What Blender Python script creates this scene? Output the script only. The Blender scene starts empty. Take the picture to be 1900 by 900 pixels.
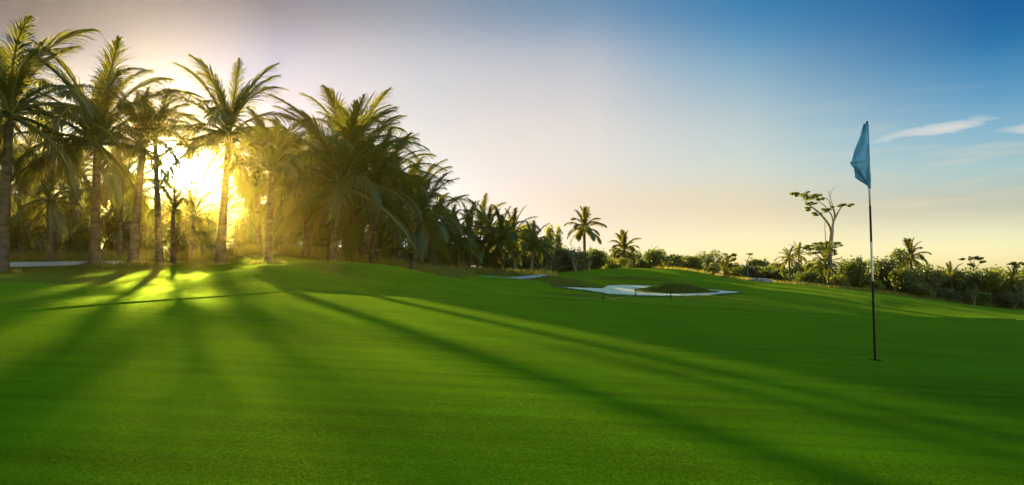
import bpy, bmesh, math, random
import numpy as np
from mathutils import Vector, Matrix, noise as mnoise
from mathutils.geometry import delaunay_2d_cdt
S = bpy.context.scene
COL = S.collection
R = math.radians

# ------------------------------------------------------------------ camera
F = 1240.0; W, HH = 1900, 900; CAMZ = 0.71; HOR = 520.0
PITCH = math.atan((HOR - 450) / F)
cam_d = bpy.data.cameras.new('camera'); cam = bpy.data.objects.new('camera', cam_d); COL.objects.link(cam)
cam_d.sensor_width = 36; cam_d.lens = 36 * F / W
cam_d.clip_start = 0.05; cam_d.clip_end = 6000
cam.location = (0, 0, CAMZ); cam.rotation_euler = (math.pi / 2 + PITCH, 0, 0)
cam_d.dof.use_dof = True; cam_d.dof.focus_distance = 6.5; cam_d.dof.aperture_fstop = 22.0
S.camera = cam

cp, sp = math.cos(PITCH), math.sin(PITCH)
def ray(px, py):
    """direction (x, 1, z) of the ray through a photograph pixel, scaled so y = 1"""
    x = (px - 950) / F; y = (450 - py) / F
    d = (x, cp - y * sp, sp + y * cp)
    return d[0] / d[1], d[2] / d[1]
def at(px, py, Y):
    x, z = ray(px, py)
    return Vector((x * Y, Y, CAMZ + z * Y))

# ------------------------------------------------------------------ sky, sun
SUN_AZ, SUN_EL = None, None
sx, sz = ray(322, 315)
sd = Vector((sx, 1, sz)).normalized()
SUN_AZ = math.atan2(sd.x, sd.y); SUN_EL = math.asin(sd.z)
world = bpy.data.worlds.new('World'); S.world = world; world.use_nodes = True
SKY_STRENGTH = 0.08; EXPOSURE = 2.05
AIR = [
    (-35.7, [(0.7, (0.014, 0.0216, 0.0256)), (4.5, (0.0172, 0.0226, 0.0223)), (8.2, (0.0238, 0.0303, 0.0392)), (11.9, (0.0223, 0.0281, 0.0481)), (15.5, (0.0197, 0.0232, 0.0391)), (18.3, (0.0147, 0.0154, 0.0228))]),
    (-19.9, [(0.9, (0.0129, 0.0218, 0.0529)), (5.2, (0.0159, 0.0228, 0.0424)), (9.5, (0.0232, 0.0303, 0.0541)), (13.8, (0.0243, 0.0316, 0.0655)), (17.9, (0.0321, 0.0395, 0.073)), (21.1, (0.0249, 0.0273, 0.0465))]),
    (-6.9, [(0.9, (0.0569, 0.0878, 0.1975)), (5.5, (0.0731, 0.0867, 0.1412)), (10.1, (0.0821, 0.088, 0.1112)), (14.5, (0.093, 0.096, 0.1106)), (18.9, (0.0948, 0.0974, 0.1108)), (22.2, (0.0663, 0.0736, 0.0879))]),
    (6.9, [(0.9, (0.1284, 0.1552, 0.2202)), (5.5, (0.1438, 0.1251, 0.1328)), (10.1, (0.1794, 0.1496, 0.1419)), (14.5, (0.2004, 0.1629, 0.1459)), (18.9, (0.1697, 0.1513, 0.144)), (22.2, (0.0843, 0.109, 0.1278))]),
    (19.9, [(0.9, (0.2523, 0.2729, 0.282)), (5.2, (0.2206, 0.1735, 0.1517)), (9.5, (0.2161, 0.1885, 0.1646)), (13.8, (0.1908, 0.1827, 0.1663)), (17.9, (0.1028, 0.1472, 0.1636)), (21.1, (0.0372, 0.1053, 0.148))]),
    (36.0, [(0.7, (0.4216, 0.4493, 0.4548)), (4.5, (0.2545, 0.219, 0.2073)), (8.2, (0.1841, 0.1999, 0.2017)), (11.9, (0.1037, 0.1625, 0.1955)), (15.5, (0.0326, 0.107, 0.1622)), (18.3, (0.01, 0.0704, 0.136))]),
]
def build_world():
    nt = world.node_tree; nt.nodes.clear(); N = nt.nodes; L = nt.links
    out = N.new('ShaderNodeOutputWorld'); bg = N.new('ShaderNodeBackground'); bg.inputs[1].default_value = SKY_STRENGTH
    L.new(bg.outputs[0], out.inputs[0])
    sky = N.new('ShaderNodeTexSky'); sky.sky_type = 'NISHITA'; sky.sun_disc = False
    sky.sun_elevation = SUN_EL; sky.sun_rotation = SUN_AZ
    sky.air_density = 1.0; sky.dust_density = 1.5; sky.ozone_density = 2.0; sky.altitude = 10
    tc = N.new('ShaderNodeTexCoord')
    def m(op, a, b=None, c=None):
        n = N.new('ShaderNodeMath'); n.operation = op
        for i, v in enumerate((a, b, c)):
            if v is None: continue
            if isinstance(v, (int, float)): n.inputs[i].default_value = v
            else: L.new(v, n.inputs[i])
        return n.outputs[0]
    def mixc(fac, a, b, mode='MIX'):
        n = N.new('ShaderNodeMix'); n.data_type = 'RGBA'; n.blend_type = mode; n.clamp_factor = True
        for i, v in ((0, fac), (6, a), (7, b)):
            if isinstance(v, (int, float)): n.inputs[i].default_value = v
            elif isinstance(v, tuple): n.inputs[i].default_value = (*v, 1)
            else: L.new(v, n.inputs[i])
        return n.outputs[2]
    nrm = N.new('ShaderNodeVectorMath'); nrm.operation = 'NORMALIZE'; L.new(tc.outputs['Generated'], nrm.inputs[0])
    dot = N.new('ShaderNodeVectorMath'); dot.operation = 'DOT_PRODUCT'; L.new(nrm.outputs[0], dot.inputs[0])
    dot.inputs[1].default_value = sd
    ca = m('MINIMUM', dot.outputs['Value'], 0.9999999)
    ang = m('MULTIPLY', m('ARCCOSINE', ca), 180 / math.pi)          # degrees from the sun
    sep = N.new('ShaderNodeSeparateXYZ'); L.new(nrm.outputs[0], sep.inputs[0])
    el = m('MULTIPLY', m('ARCSINE', sep.outputs[2]), 180 / math.pi)
    # colour of the evening air over the Nishita sky, by height above the horizon and by bearing
    az = m('MULTIPLY', m('ARCTAN2', sep.outputs[0], sep.outputs[1]), 180 / math.pi)
    KR = 0.6; G = KR / (SKY_STRENGTH * 2 ** EXPOSURE); prev = None
    for (a0, stops) in AIR:
        mr = N.new('ShaderNodeMapRange'); L.new(el, mr.inputs[0]); mr.inputs[1].default_value = 0; mr.inputs[2].default_value = 25
        cr = N.new('ShaderNodeValToRGB'); L.new(mr.outputs[0], cr.inputs[0]); cr.color_ramp.interpolation = 'CARDINAL'
        ee = cr.color_ramp.elements
        while len(ee) < len(stops): ee.new(0.5)
        for e_, (v, c_) in zip(ee, stops): e_.position = v / 25; e_.color = (*[min(q / KR, 1) for q in c_], 1)
        if prev is None: prev = cr.outputs[0]; pa = a0; continue
        w = N.new('ShaderNodeMapRange'); w.interpolation_type = 'LINEAR'; L.new(az, w.inputs[0]); w.inputs[1].default_value = pa; w.inputs[2].default_value = a0
        prev = mixc(w.outputs[0], prev, cr.outputs[0]); pa = a0
    gv = N.new('ShaderNodeVectorMath'); gv.operation = 'SCALE'; L.new(prev, gv.inputs[0]); gv.inputs['Scale'].default_value = G
    base = mixc(1.0, sky.outputs[0], gv.outputs[0], 'MULTIPLY')
    up = N.new('ShaderNodeMapRange'); up.interpolation_type = 'SMOOTHSTEP'; L.new(el, up.inputs[0]); up.inputs[1].default_value = 26; up.inputs[2].default_value = 55; up.inputs[3].default_value = 1; up.inputs[4].default_value = 3.5  # out-of-view sky overhead and behind camera, brightened and warmed as added fill
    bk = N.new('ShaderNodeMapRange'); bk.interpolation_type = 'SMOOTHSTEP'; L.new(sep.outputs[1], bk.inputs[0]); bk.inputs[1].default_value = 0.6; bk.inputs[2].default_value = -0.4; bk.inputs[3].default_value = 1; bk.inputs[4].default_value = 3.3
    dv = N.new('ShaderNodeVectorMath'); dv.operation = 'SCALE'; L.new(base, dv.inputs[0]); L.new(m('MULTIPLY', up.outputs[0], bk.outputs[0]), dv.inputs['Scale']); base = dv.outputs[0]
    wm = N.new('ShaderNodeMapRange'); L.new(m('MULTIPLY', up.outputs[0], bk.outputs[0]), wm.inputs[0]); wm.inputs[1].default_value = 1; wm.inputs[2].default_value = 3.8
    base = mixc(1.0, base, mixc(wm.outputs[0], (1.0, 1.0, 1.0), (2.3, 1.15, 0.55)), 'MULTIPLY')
    for n_ in N:
        if n_.type == 'MIX': n_.clamp_result = False
    # clouds: thin streaks low on the right-hand sky
    mp = N.new('ShaderNodeMapping'); L.new(nrm.outputs[0], mp.inputs[0]); mp.inputs['Scale'].default_value = (3.0, 3.0, 32.0)
    mp.inputs['Rotation'].default_value = (0, R(-3), 0)
    nz = N.new('ShaderNodeTexNoise'); L.new(mp.outputs[0], nz.inputs[0]); nz.inputs['Scale'].default_value = 1.6
    nz.inputs['Detail'].default_value = 7; nz.inputs['Roughness'].default_value = 0.62
    cl = N.new('ShaderNodeMapRange'); L.new(nz.outputs[0], cl.inputs[0]); cl.inputs[1].default_value = 0.53; cl.inputs[2].default_value = 0.76
    band = N.new('ShaderNodeMapRange'); L.new(el, band.inputs[0]); band.inputs[1].default_value = 15; band.inputs[2].default_value = 7
    far = N.new('ShaderNodeMapRange'); L.new(ang, far.inputs[0]); far.inputs[1].default_value = 30; far.inputs[2].default_value = 52
    cf = m('MULTIPLY', m('MULTIPLY', cl.outputs[0], band.outputs[0]), m('MULTIPLY', far.outputs[0], 0.38))
    U = 1 / (SKY_STRENGTH * 2 ** EXPOSURE); base = mixc(cf, base, (1.0 * U, .80 * U, .52 * U))
    # one brighter wisp higher up (right of the flag)
    wx, wz = ray(1730, 242); wd = Vector((wx, 1, wz)).normalized()
    sideax = Vector((wd.y, -wd.x, 0)).normalized(); upax = sideax.cross(wd)
    def dt(v):
        d = N.new('ShaderNodeVectorMath'); d.operation = 'DOT_PRODUCT'; L.new(nrm.outputs[0], d.inputs[0]); d.inputs[1].default_value = v; return d.outputs['Value']
    p = dt(sideax); q = dt(upax)
    nw = N.new('ShaderNodeTexNoise'); mp2 = N.new('ShaderNodeMapping'); L.new(nrm.outputs[0], mp2.inputs[0]); mp2.inputs['Scale'].default_value = (14, 14, 70)
    L.new(mp2.outputs[0], nw.inputs[0]); nw.inputs['Scale'].default_value = 1.5; nw.inputs['Detail'].default_value = 6; nw.inputs['Roughness'].default_value = 0.65
    q2 = m('ADD', m('SUBTRACT', q, m('MULTIPLY', p, 0.10)), m('MULTIPLY', m('SUBTRACT', nw.outputs[0], 0.5), 0.022))
    e1 = m('SUBTRACT', 1, m('ADD', m('POWER', m('ABSOLUTE', m('DIVIDE', p, 0.075)), 2), m('POWER', m('ABSOLUTE', m('DIVIDE', q2, 0.0075)), 2)))
    e2 = m('SUBTRACT', 1, m('ADD', m('POWER', m('ABSOLUTE', m('DIVIDE', m('SUBTRACT', p, 0.118), 0.06)), 2), m('POWER', m('ABSOLUTE', m('DIVIDE', m('ADD', q2, 0.016), 0.007)), 2)))
    e = m('MAXIMUM', m('MAXIMUM', e1, m('MULTIPLY', e2, 0.8)), 0)
    wisp = m('MULTIPLY', m('MULTIPLY', e, nw.outputs[0]), 1.3)
    base = mixc(wisp, base, (.88 * U, .80 * U, .72 * U))
    # the aureole of the low sun, white to gold
    g1 = m('MULTIPLY', m('POWER', 2.718, m('MULTIPLY', m('POWER', m('DIVIDE', ang, 1.15), 2), -1)), 520)
    g2 = m('MULTIPLY', m('POWER', 2.718, m('DIVIDE', ang, -2.6)), 8)
    g3 = m('MULTIPLY', m('POWER', 2.718, m('DIVIDE', ang, -8)), 0.2)
    def addc(basec, fac, col):
        v = N.new('ShaderNodeVectorMath'); v.operation = 'SCALE'; v.inputs[0].default_value = col; L.new(fac, v.inputs['Scale'])
        a = N.new('ShaderNodeVectorMath'); a.operation = 'ADD'; L.new(basec, a.inputs[0]); L.new(v.outputs[0], a.inputs[1]); return a.outputs[0]
    c = addc(base, g1, (1.0, 0.86, 0.5)); c = addc(c, g2, (1.0, 0.92, 0.78)); c = addc(c, g3, (1.0, 0.92, 0.85))
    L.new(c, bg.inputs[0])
build_world()
world.cycles.sampling_method = 'MANUAL'; world.cycles.sample_map_resolution = 2048
sun_d = bpy.data.lights.new('sun', 'SUN'); sun_d.energy = 5.0; sun_d.angle = R(0.7); sun_d.color = (1.0, 0.80, 0.42)
sun = bpy.data.objects.new('sun', sun_d); COL.objects.link(sun)
sun.rotation_euler = (-sd).to_track_quat('-Z', 'Y').to_euler(); sun.location = sd * 40
S.view_settings.view_transform = 'Standard'; S.view_settings.look = 'None'; S.view_settings.gamma = 1
S.view_settings.use_curve_mapping = False; S.view_settings.exposure = EXPOSURE
S.cycles.use_denoising = True; S.cycles.denoising_prefilter = 'ACCURATE'; S.cycles.max_bounces = 6; S.cycles.diffuse_bounces = 3; S.cycles.glossy_bounces = 2
S.cycles.transmission_bounces = 5; S.cycles.volume_bounces = 0; S.cycles.sample_clamp_indirect = 6.0
S.cycles.transparent_max_bounces = 8
HAZE_DENSITY = 0.00028

# ------------------------------------------------------------------ helpers
def tag(o, label=None, cat=None, group=None, kind=None):
    if label: o['label'] = label
    if cat: o['category'] = cat
    if group: o['group'] = group
    if kind: o['kind'] = kind
    return o
def mesh(name, V, faces, mat=None, smooth=False, uv=None):
    """V (n,3), faces: (m,k) array or list of arrays of quads/tris"""
    me = bpy.data.meshes.new(name)
    if isinstance(faces, np.ndarray): faces = [faces]
    V = np.asarray(V, dtype=np.float32)
    idx = np.concatenate([f.reshape(-1) for f in faces]).astype(np.int32)
    cnt = np.concatenate([np.full(len(f), f.shape[1]) for f in faces]).astype(np.int32)
    start = np.concatenate([[0], np.cumsum(cnt)[:-1]]).astype(np.int32)
    me.vertices.add(len(V)); me.vertices.foreach_set('co', V.reshape(-1))
    me.loops.add(len(idx)); me.loops.foreach_set('vertex_index', idx)
    me.polygons.add(len(cnt)); me.polygons.foreach_set('loop_start', start); me.polygons.foreach_set('loop_total', cnt)
    if smooth: me.polygons.foreach_set('use_smooth', np.ones(len(cnt), dtype=bool))
    me.update(calc_edges=True); me.validate()
    if mat: me.materials.append(mat)
    return me
def obj(name, me, parent=None, loc=(0, 0, 0)):
    o = bpy.data.objects.new(name, me); COL.objects.link(o); o.location = loc
    if parent: o.parent = parent
    return o
def empty(name, loc, rz=0):
    o = bpy.data.objects.new(name, None); COL.objects.link(o); o.location = loc; o.rotation_euler = (0, 0, rz); o.empty_display_size = 0.3
    return o
def grid_faces(nr, nc):
    a = np.arange(nr * nc).reshape(nr, nc)
    return np.stack([a[:-1, :-1], a[:-1, 1:], a[1:, 1:], a[1:, :-1]], -1).reshape(-1, 4)
class MB:
    """collects verts and faces of one mesh"""
    def __init__(s): s.V = []; s.Q = []; s.T = []; s.n = 0
    def add(s, V, Q=None, T=None):
        V = np.asarray(V, float)
        if Q is not None and len(Q): s.Q.append(np.asarray(Q) + s.n)
        if T is not None and len(T): s.T.append(np.asarray(T) + s.n)
        s.V.append(V); s.n += len(V)
    def tube(s, pts, rad, k=8, caps=True):
        pts = [Vector(p) for p in pts]; n = len(pts)
        if isinstance(rad, (int, float)): rad = [rad] * n
        ring = []; up = None
        for i, p in enumerate(pts):
            t = (pts[min(i + 1, n - 1)] - pts[max(i - 1, 0)]).normalized()
            if up is None: up = t.orthogonal().normalized()
            up = (up - t * up.dot(t)).normalized(); b = t.cross(up)
            for j in range(k):
                a = 2 * math.pi * j / k
                ring.append(p + (up * math.cos(a) + b * math.sin(a)) * rad[i])
        Q = [[i * k + j, i * k + (j + 1) % k, (i + 1) * k + (j + 1) % k, (i + 1) * k + j] for i in range(n - 1) for j in range(k)]
        T = []
        V = [tuple(v) for v in ring]
        if caps:
            V += [tuple(pts[0]), tuple(pts[-1])]
            for j in range(k):
                T.append([n * k, (j + 1) % k, j]); T.append([n * k + 1, (n - 1) * k + j, (n - 1) * k + (j + 1) % k])
        s.add(V, Q, T)
    def me(s, name, mat, smooth=False):
        f = []
        if s.Q: f.append(np.concatenate(s.Q))
        if s.T: f.append(np.concatenate(s.T))
        return mesh(name, np.concatenate(s.V), f, mat, smooth)

# ------------------------------------------------------------------ materials
def material(name):
    m = bpy.data.materials.new(name); m.use_nodes = True; nt = m.node_tree; nt.nodes.clear()
    out = nt.nodes.new('ShaderNodeOutputMaterial'); return m, nt, out
def noise_ramp(nt, scale, cols, detail=4, coord='Object', stretch=None, rough=0.55):
    N, L = nt.nodes, nt.links
    tc = N.new('ShaderNodeTexCoord'); src = tc.outputs[coord]
    if stretch:
        mp = N.new('ShaderNodeMapping'); mp.inputs['Scale'].default_value = stretch; L.new(src, mp.inputs[0]); src = mp.outputs[0]
    nz = N.new('ShaderNodeTexNoise'); nz.inputs['Scale'].default_value = scale; nz.inputs['Detail'].default_value = detail; nz.inputs['Roughness'].default_value = rough
    L.new(src, nz.inputs[0])
    r = N.new('ShaderNodeValToRGB'); L.new(nz.outputs[0], r.inputs[0])
    el = r.color_ramp.elements
    while len(el) < len(cols): el.new(0.5)
    for e, (p, c) in zip(el, cols): e.position = p; e.color = (*c, 1)
    return r.outputs[0], nz.outputs[0], src
def simple(name, c0, c1, scale=4, rough=0.7, bump=0.0, bscale=None, metal=0, stretch=None, spec=0.3):
    m, nt, out = material(name); N, L = nt.nodes, nt.links
    col, fac, src = noise_ramp(nt, scale, [(0.35, c0), (0.65, c1)], stretch=stretch)
    p = N.new('ShaderNodeBsdfPrincipled'); p.inputs['Roughness'].default_value = rough; p.inputs['Metallic'].default_value = metal
    p.inputs['Specular IOR Level'].default_value = spec
    L.new(col, p.inputs['Base Color']); L.new(p.outputs[0], out.inputs[0])
    if bump:
        nz = N.new('ShaderNodeTexNoise'); nz.inputs['Scale'].default_value = bscale or scale * 4; nz.inputs['Detail'].default_value = 5; L.new(src, nz.inputs[0])
        b = N.new('ShaderNodeBump'); b.inputs['Strength'].default_value = bump; L.new(nz.outputs[0], b.inputs['Height']); b.inputs['Distance'].default_value = 0.02
        L.new(b.outputs[0], p.inputs['Normal'])
    return m
def leafy(name, c0, c1, trans, tfac=0.45, gloss=0.12, rough=0.4, scale=2.0, coord='Object'):
    m, nt, out = material(name); N, L = nt.nodes, nt.links
    col, fac, src = noise_ramp(nt, scale, [(0.3, c0), (0.7, c1)], coord=coord)
    oi = N.new('ShaderNodeObjectInfo')
    hv = N.new('ShaderNodeHueSaturation'); L.new(col, hv.inputs['Color'])
    mr = N.new('ShaderNodeMapRange'); L.new(oi.outputs['Random'], mr.inputs[0]); mr.inputs[3].default_value = 0.75; mr.inputs[4].default_value = 1.25
    L.new(mr.outputs[0], hv.inputs['Value'])
    mh = N.new('ShaderNodeMapRange'); L.new(oi.outputs['Random'], mh.inputs[0]); mh.inputs[3].default_value = 0.515; mh.inputs[4].default_value = 0.485
    L.new(mh.outputs[0], hv.inputs['Hue'])
    d = N.new('ShaderNodeBsdfDiffuse'); L.new(hv.outputs[0], d.inputs[0])
    t = N.new('ShaderNodeBsdfTranslucent'); t.inputs[0].default_value = (*trans, 1)
    g = N.new('ShaderNodeBsdfGlossy'); g.inputs['Roughness'].default_value = rough; g.inputs[0].default_value = (0.7, 0.75, 0.6, 1)
    a = N.new('ShaderNodeMixShader'); a.inputs[0].default_value = tfac; L.new(d.outputs[0], a.inputs[1]); L.new(t.outputs[0], a.inputs[2])
    b = N.new('ShaderNodeMixShader'); b.inputs[0].default_value = gloss; L.new(a.outputs[0], b.inputs[1]); L.new(g.outputs[0], b.inputs[2])
    L.new(b.outputs[0], out.inputs[0]); return m
def turf(name, c_dark, c_light, fine=420, patch=0.8, bump=0.6, stripe=0.0, dist=0.006, rough_mask=None):
    """mown grass: fine blade grain, soft mottling, mower lines"""
    m, nt, out = material(name); N, L = nt.nodes, nt.links
    tc = N.new('ShaderNodeTexCoord')
    def nz(scale, det=3, stretch=None, rough=0.6):
        src = tc.outputs['Object']
        if stretch:
            mp = N.new('ShaderNodeMapping'); mp.inputs['Scale'].default_value = stretch[:3]
            mp.inputs['Rotation'].default_value = (0, 0, stretch[3]); L.new(src, mp.inputs[0]); src = mp.outputs[0]
        n = N.new('ShaderNodeTexNoise'); n.inputs['Scale'].default_value = scale; n.inputs['Detail'].default_value = det
        n.inputs['Roughness'].default_value = rough; L.new(src, n.inputs[0]); return n.outputs[0]
    def mth(op, a, b):
        n = N.new('ShaderNodeMath'); n.operation = op
        for i, v in enumerate((a, b)):
            if isinstance(v, (int, float)): n.inputs[i].default_value = v
            else: L.new(v, n.inputs[i])
        return n.outputs[0]
    f = nz(fine, 3); mid = nz(80, 4); big = nz(patch, 4); lines = nz(1.0, 5, (0.22, 7.0, 1, R(5)))
    s = mth('ADD', mth('MULTIPLY', mth('SUBTRACT', f, 0.5), 1.6), mth('MULTIPLY', mth('SUBTRACT', mid, 0.5), 0.9))
    s = mth('ADD', s, mth('MULTIPLY', mth('SUBTRACT', big, 0.5), 0.9))
    s = mth('ADD', s, mth('MULTIPLY', mth('SUBTRACT', lines, 0.5), 1.1 + stripe))
    s = mth('ADD', s, 0.5)
    r = N.new('ShaderNodeValToRGB'); L.new(s, r.inputs[0])
    r.color_ramp.elements[0].position = 0.1; r.color_ramp.elements[0].color = (*c_dark, 1)
    r.color_ramp.elements[1].position = 0.95; r.color_ramp.elements[1].color = (*c_light, 1)
    col = r.outputs[0]
    if rough_mask:
        at_ = N.new('ShaderNodeAttribute'); at_.attribute_name = 'rough'
        mx = N.new('ShaderNodeMix'); mx.data_type = 'RGBA'
        pn = mth('ADD', at_.outputs['Fac'], mth('MULTIPLY', mth('SUBTRACT', nz(1.3, 5), 0.5), 0.5))
        mr = N.new('ShaderNodeMapRange'); L.new(pn, mr.inputs[0]); mr.inputs[1].default_value = 0.3; mr.inputs[2].default_value = 0.6
        L.new(mr.outputs[0], mx.inputs[0]); L.new(col, mx.inputs[6])
        r2 = N.new('ShaderNodeValToRGB'); L.new(s, r2.inputs[0])
        r2.color_ramp.elements[0].position = 0.1; r2.color_ramp.elements[0].color = (*rough_mask[0], 1)
        r2.color_ramp.elements[1].position = 0.95; r2.color_ramp.elements[1].color = (*rough_mask[1], 1)
        L.new(r2.outputs[0], mx.inputs[7]); col = mx.outputs[2]
    d = N.new('ShaderNodeBsdfDiffuse'); L.new(col, d.inputs[0]); d.inputs['Roughness'].default_value = 0.6
    # blades stand at all angles: scatter the surface normal at blade size
    def vec(op, a, b=None, sc=None):
        n = N.new('ShaderNodeVectorMath'); n.operation = op
        for i, v in enumerate((a, b)):
            if v is None: continue
            if isinstance(v, tuple): n.inputs[i].default_value = v
            else: L.new(v, n.inputs[i])
        if sc is not None: n.inputs['Scale'].default_value = sc
        return n.outputs[0]
    def nzc(scale, det):
        n = N.new('ShaderNodeTexNoise'); n.inputs['Scale'].default_value = scale; n.inputs['Detail'].default_value = det; L.new(tc.outputs['Object'], n.inputs[0]); return n.outputs['Color']
    v1 = vec('SCALE', vec('SUBTRACT', nzc(fine * 0.75, 2), (0.5, 0.5, 0.5)), sc=4.2 * bump)
    v2 = vec('SCALE', vec('SUBTRACT', nzc(fine * 0.18, 2), (0.5, 0.5, 0.5)), sc=1.0 * bump)
    ge = N.new('ShaderNodeNewGeometry')
    nv = vec('NORMALIZE', vec('ADD', vec('ADD', v1, v2), ge.outputs['Normal']))
    class _B: outputs = [nv]
    b = _B
    L.new(nv, d.inputs['Normal'])
    t = N.new('ShaderNodeBsdfGlossy'); t.inputs['Roughness'].default_value = 0.6; t.inputs[0].default_value = (0.36, 0.52, 0.04, 1)
    L.new(b.outputs[0], t.inputs['Normal'])
    ms = N.new('ShaderNodeMixShader'); lw = N.new('ShaderNodeLayerWeight'); lw.inputs[0].default_value = 0.5; L.new(mth('ADD', mth('MULTIPLY', mth('POWER', lw.outputs['Facing'], 6), 0.30), 0.04), ms.inputs[0]); L.new(d.outputs[0], ms.inputs[1]); L.new(t.outputs[0], ms.inputs[2])
    L.new(ms.outputs[0], out.inputs[0]); return m
M = {}
M['green'] = turf('putting_turf', (0.020, 0.076, 0.0008), (0.092, 0.285, 0.0022), bump=1.0)
M['lawn'] = turf('fairway_turf', (0.042, 0.105, 0.003), (0.135, 0.295, 0.007), fine=120, dist=0.02, bump=1.0,
                 rough_mask=((0.030, 0.040, 0.008), (0.125, 0.115, 0.024)))
M['rough'] = turf('rough_turf', (0.022, 0.030, 0.006), (0.105, 0.090, 0.022), fine=90, dist=0.03, bump=0.9)
M['sand'] = simple('bunker_sand', (0.80, 0.76, 0.52), (0.92, 0.88, 0.64), scale=1.5, rough=0.95, bump=0.6, bscale=9, spec=0.1)
M['path'] = simple('path_concrete', (0.42, 0.44, 0.42), (0.56, 0.57, 0.54), scale=3, rough=0.9, bump=0.2, bscale=60)
M['frond'] = leafy('palm_frond_green', (0.028, 0.044, 0.006), (0.062, 0.080, 0.011), (0.34, 0.33, 0.025), 0.42, 0.05, 0.4, 3)
M['frond_dry'] = leafy('palm_frond_dry', (0.14, 0.09, 0.04), (0.22, 0.15, 0.06), (0.40, 0.26, 0.06), 0.35, 0.04, 0.6, 3)
M['rachis'] = leafy('palm_rachis', (0.10, 0.13, 0.03), (0.16, 0.17, 0.05), (0.3, 0.3, 0.05), 0.1, 0.08, 0.5)
M['leaf'] = leafy('broad_leaf_green', (0.022, 0.048, 0.010), (0.060, 0.105, 0.018), (0.26, 0.32, 0.03), 0.36, 0.07, 0.5, 0.9)
M['leaf2'] = leafy('dusty_leaf_green', (0.035, 0.055, 0.022), (0.075, 0.105, 0.040), (0.22, 0.26, 0.05), 0.30, 0.08, 0.5, 0.9)
M['leaf3'] = leafy('yellow_leaf_green', (0.060, 0.085, 0.012), (0.120, 0.150, 0.020), (0.42, 0.44, 0.04), 0.42, 0.06, 0.5, 0.9)
M['blade'] = leafy('wild_grass', (0.06, 0.09, 0.015), (0.14, 0.16, 0.03), (0.5, 0.45, 0.06), 0.45, 0.04, 0.6, 0.5)
def trunk_mat(name, c0, c1, ring=30, rs=0.6):
    m, nt, out = material(name); N, L = nt.nodes, nt.links
    col, fac, src = noise_ramp(nt, 3, [(0.3, c0), (0.7, c1)], detail=6, stretch=(1, 1, 2.5))
    w = N.new('ShaderNodeTexWave'); w.wave_type = 'BANDS'; w.bands_direction = 'Z'; w.inputs['Scale'].default_value = ring / 6.28 ; w.inputs['Distortion'].default_value = 2.0
    w.inputs['Detail Scale'].default_value = 2
    tc = N.new('ShaderNodeTexCoord'); L.new(tc.outputs['Object'], w.inputs[0])
    mx = N.new('ShaderNodeMix'); mx.data_type = 'RGBA'; mx.blend_type = 'MULTIPLY'; mx.inputs[0].default_value = rs; L.new(col, mx.inputs[6])
    mr = N.new('ShaderNodeMapRange'); L.new(w.outputs['Fac'], mr.inputs[0]); mr.inputs[3].default_value = 0.45
    L.new(mr.outputs[0], mx.inputs[7])
    p = N.new('ShaderNodeBsdfPrincipled'); p.inputs['Roughness'].default_value = 0.85; p.inputs['Specular IOR Level'].default_value = 0.2
    L.new(mx.outputs[2], p.inputs['Base Color'])
    b = N.new('ShaderNodeBump'); b.inputs['Strength'].default_value = 0.7; b.inputs['Distance'].default_value = 0.03; L.new(w.outputs['Fac'], b.inputs['Height'])
    L.new(b.outputs[0], p.inputs['Normal']); L.new(p.outputs[0], out.inputs[0]); return m
M['palm_trunk'] = trunk_mat('palm_trunk_bark', (0.10, 0.08, 0.05), (0.26, 0.215, 0.15), 60)
M['bark'] = simple('tree_bark', (0.20, 0.18, 0.14), (0.34, 0.31, 0.25), scale=3, rough=0.9, bump=0.5, bscale=12, stretch=(1, 1, 0.3))
M['pole_white'] = simple('pole_white', (0.84, 0.87, 0.88), (0.92, 0.93, 0.93), 8, 0.45, spec=0.5)
M['pole_black'] = simple('pole_black', (0.006, 0.006, 0.007), (0.014, 0.014, 0.014), 8, 0.55, spec=0.25)
M['cup'] = simple('cup_plastic', (0.02, 0.025, 0.02), (0.05, 0.05, 0.04), 8, 0.8)
M['stake'] = simple('stake_paint', (0.02, 0.03, 0.03), (0.035, 0.05, 0.05), 8, 0.7)
M['rope'] = simple('rope_fibre', (0.30, 0.32, 0.14), (0.42, 0.42, 0.2), 20, 0.9)
M['nut'] = simple('coconut_husk', (0.10, 0.12, 0.03), (0.22, 0.16, 0.05), 3, 0.5)
M['rock'] = simple('grey_rock', (0.16, 0.16, 0.15), (0.34, 0.33, 0.31), 2, 0.9, bump=0.8, bscale=6)
def flag_mat():
    m, nt, out = material('flag_cloth'); N, L = nt.nodes, nt.links
    col, fac, src = noise_ramp(nt, 9, [(0.3, (0.24, 0.62, 0.94)), (0.7, (0.34, 0.70, 0.95))])
    d = N.new('ShaderNodeBsdfDiffuse'); t = N.new('ShaderNodeBsdfTranslucent')
    L.new(col, d.inputs[0]); L.new(col, t.inputs[0])
    w = N.new('ShaderNodeTexWave'); w.inputs['Scale'].default_value = 260; tc = N.new('ShaderNodeTexCoord'); L.new(tc.outputs['Object'], w.inputs[0])
    b = N.new('ShaderNodeBump'); b.inputs['Strength'].default_value = 0.15; b.inputs['Distance'].default_value = 0.001; L.new(w.outputs['Fac'], b.inputs['Height']); L.new(b.outputs[0], d.inputs['Normal'])
    s = N.new('ShaderNodeMixShader'); s.inputs[0].default_value = 0.5; L.new(d.outputs[0], s.inputs[1]); L.new(t.outputs[0], s.inputs[2]); L.new(s.outputs[0], out.inputs[0])
    return m
M['flag'] = flag_mat()

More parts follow.
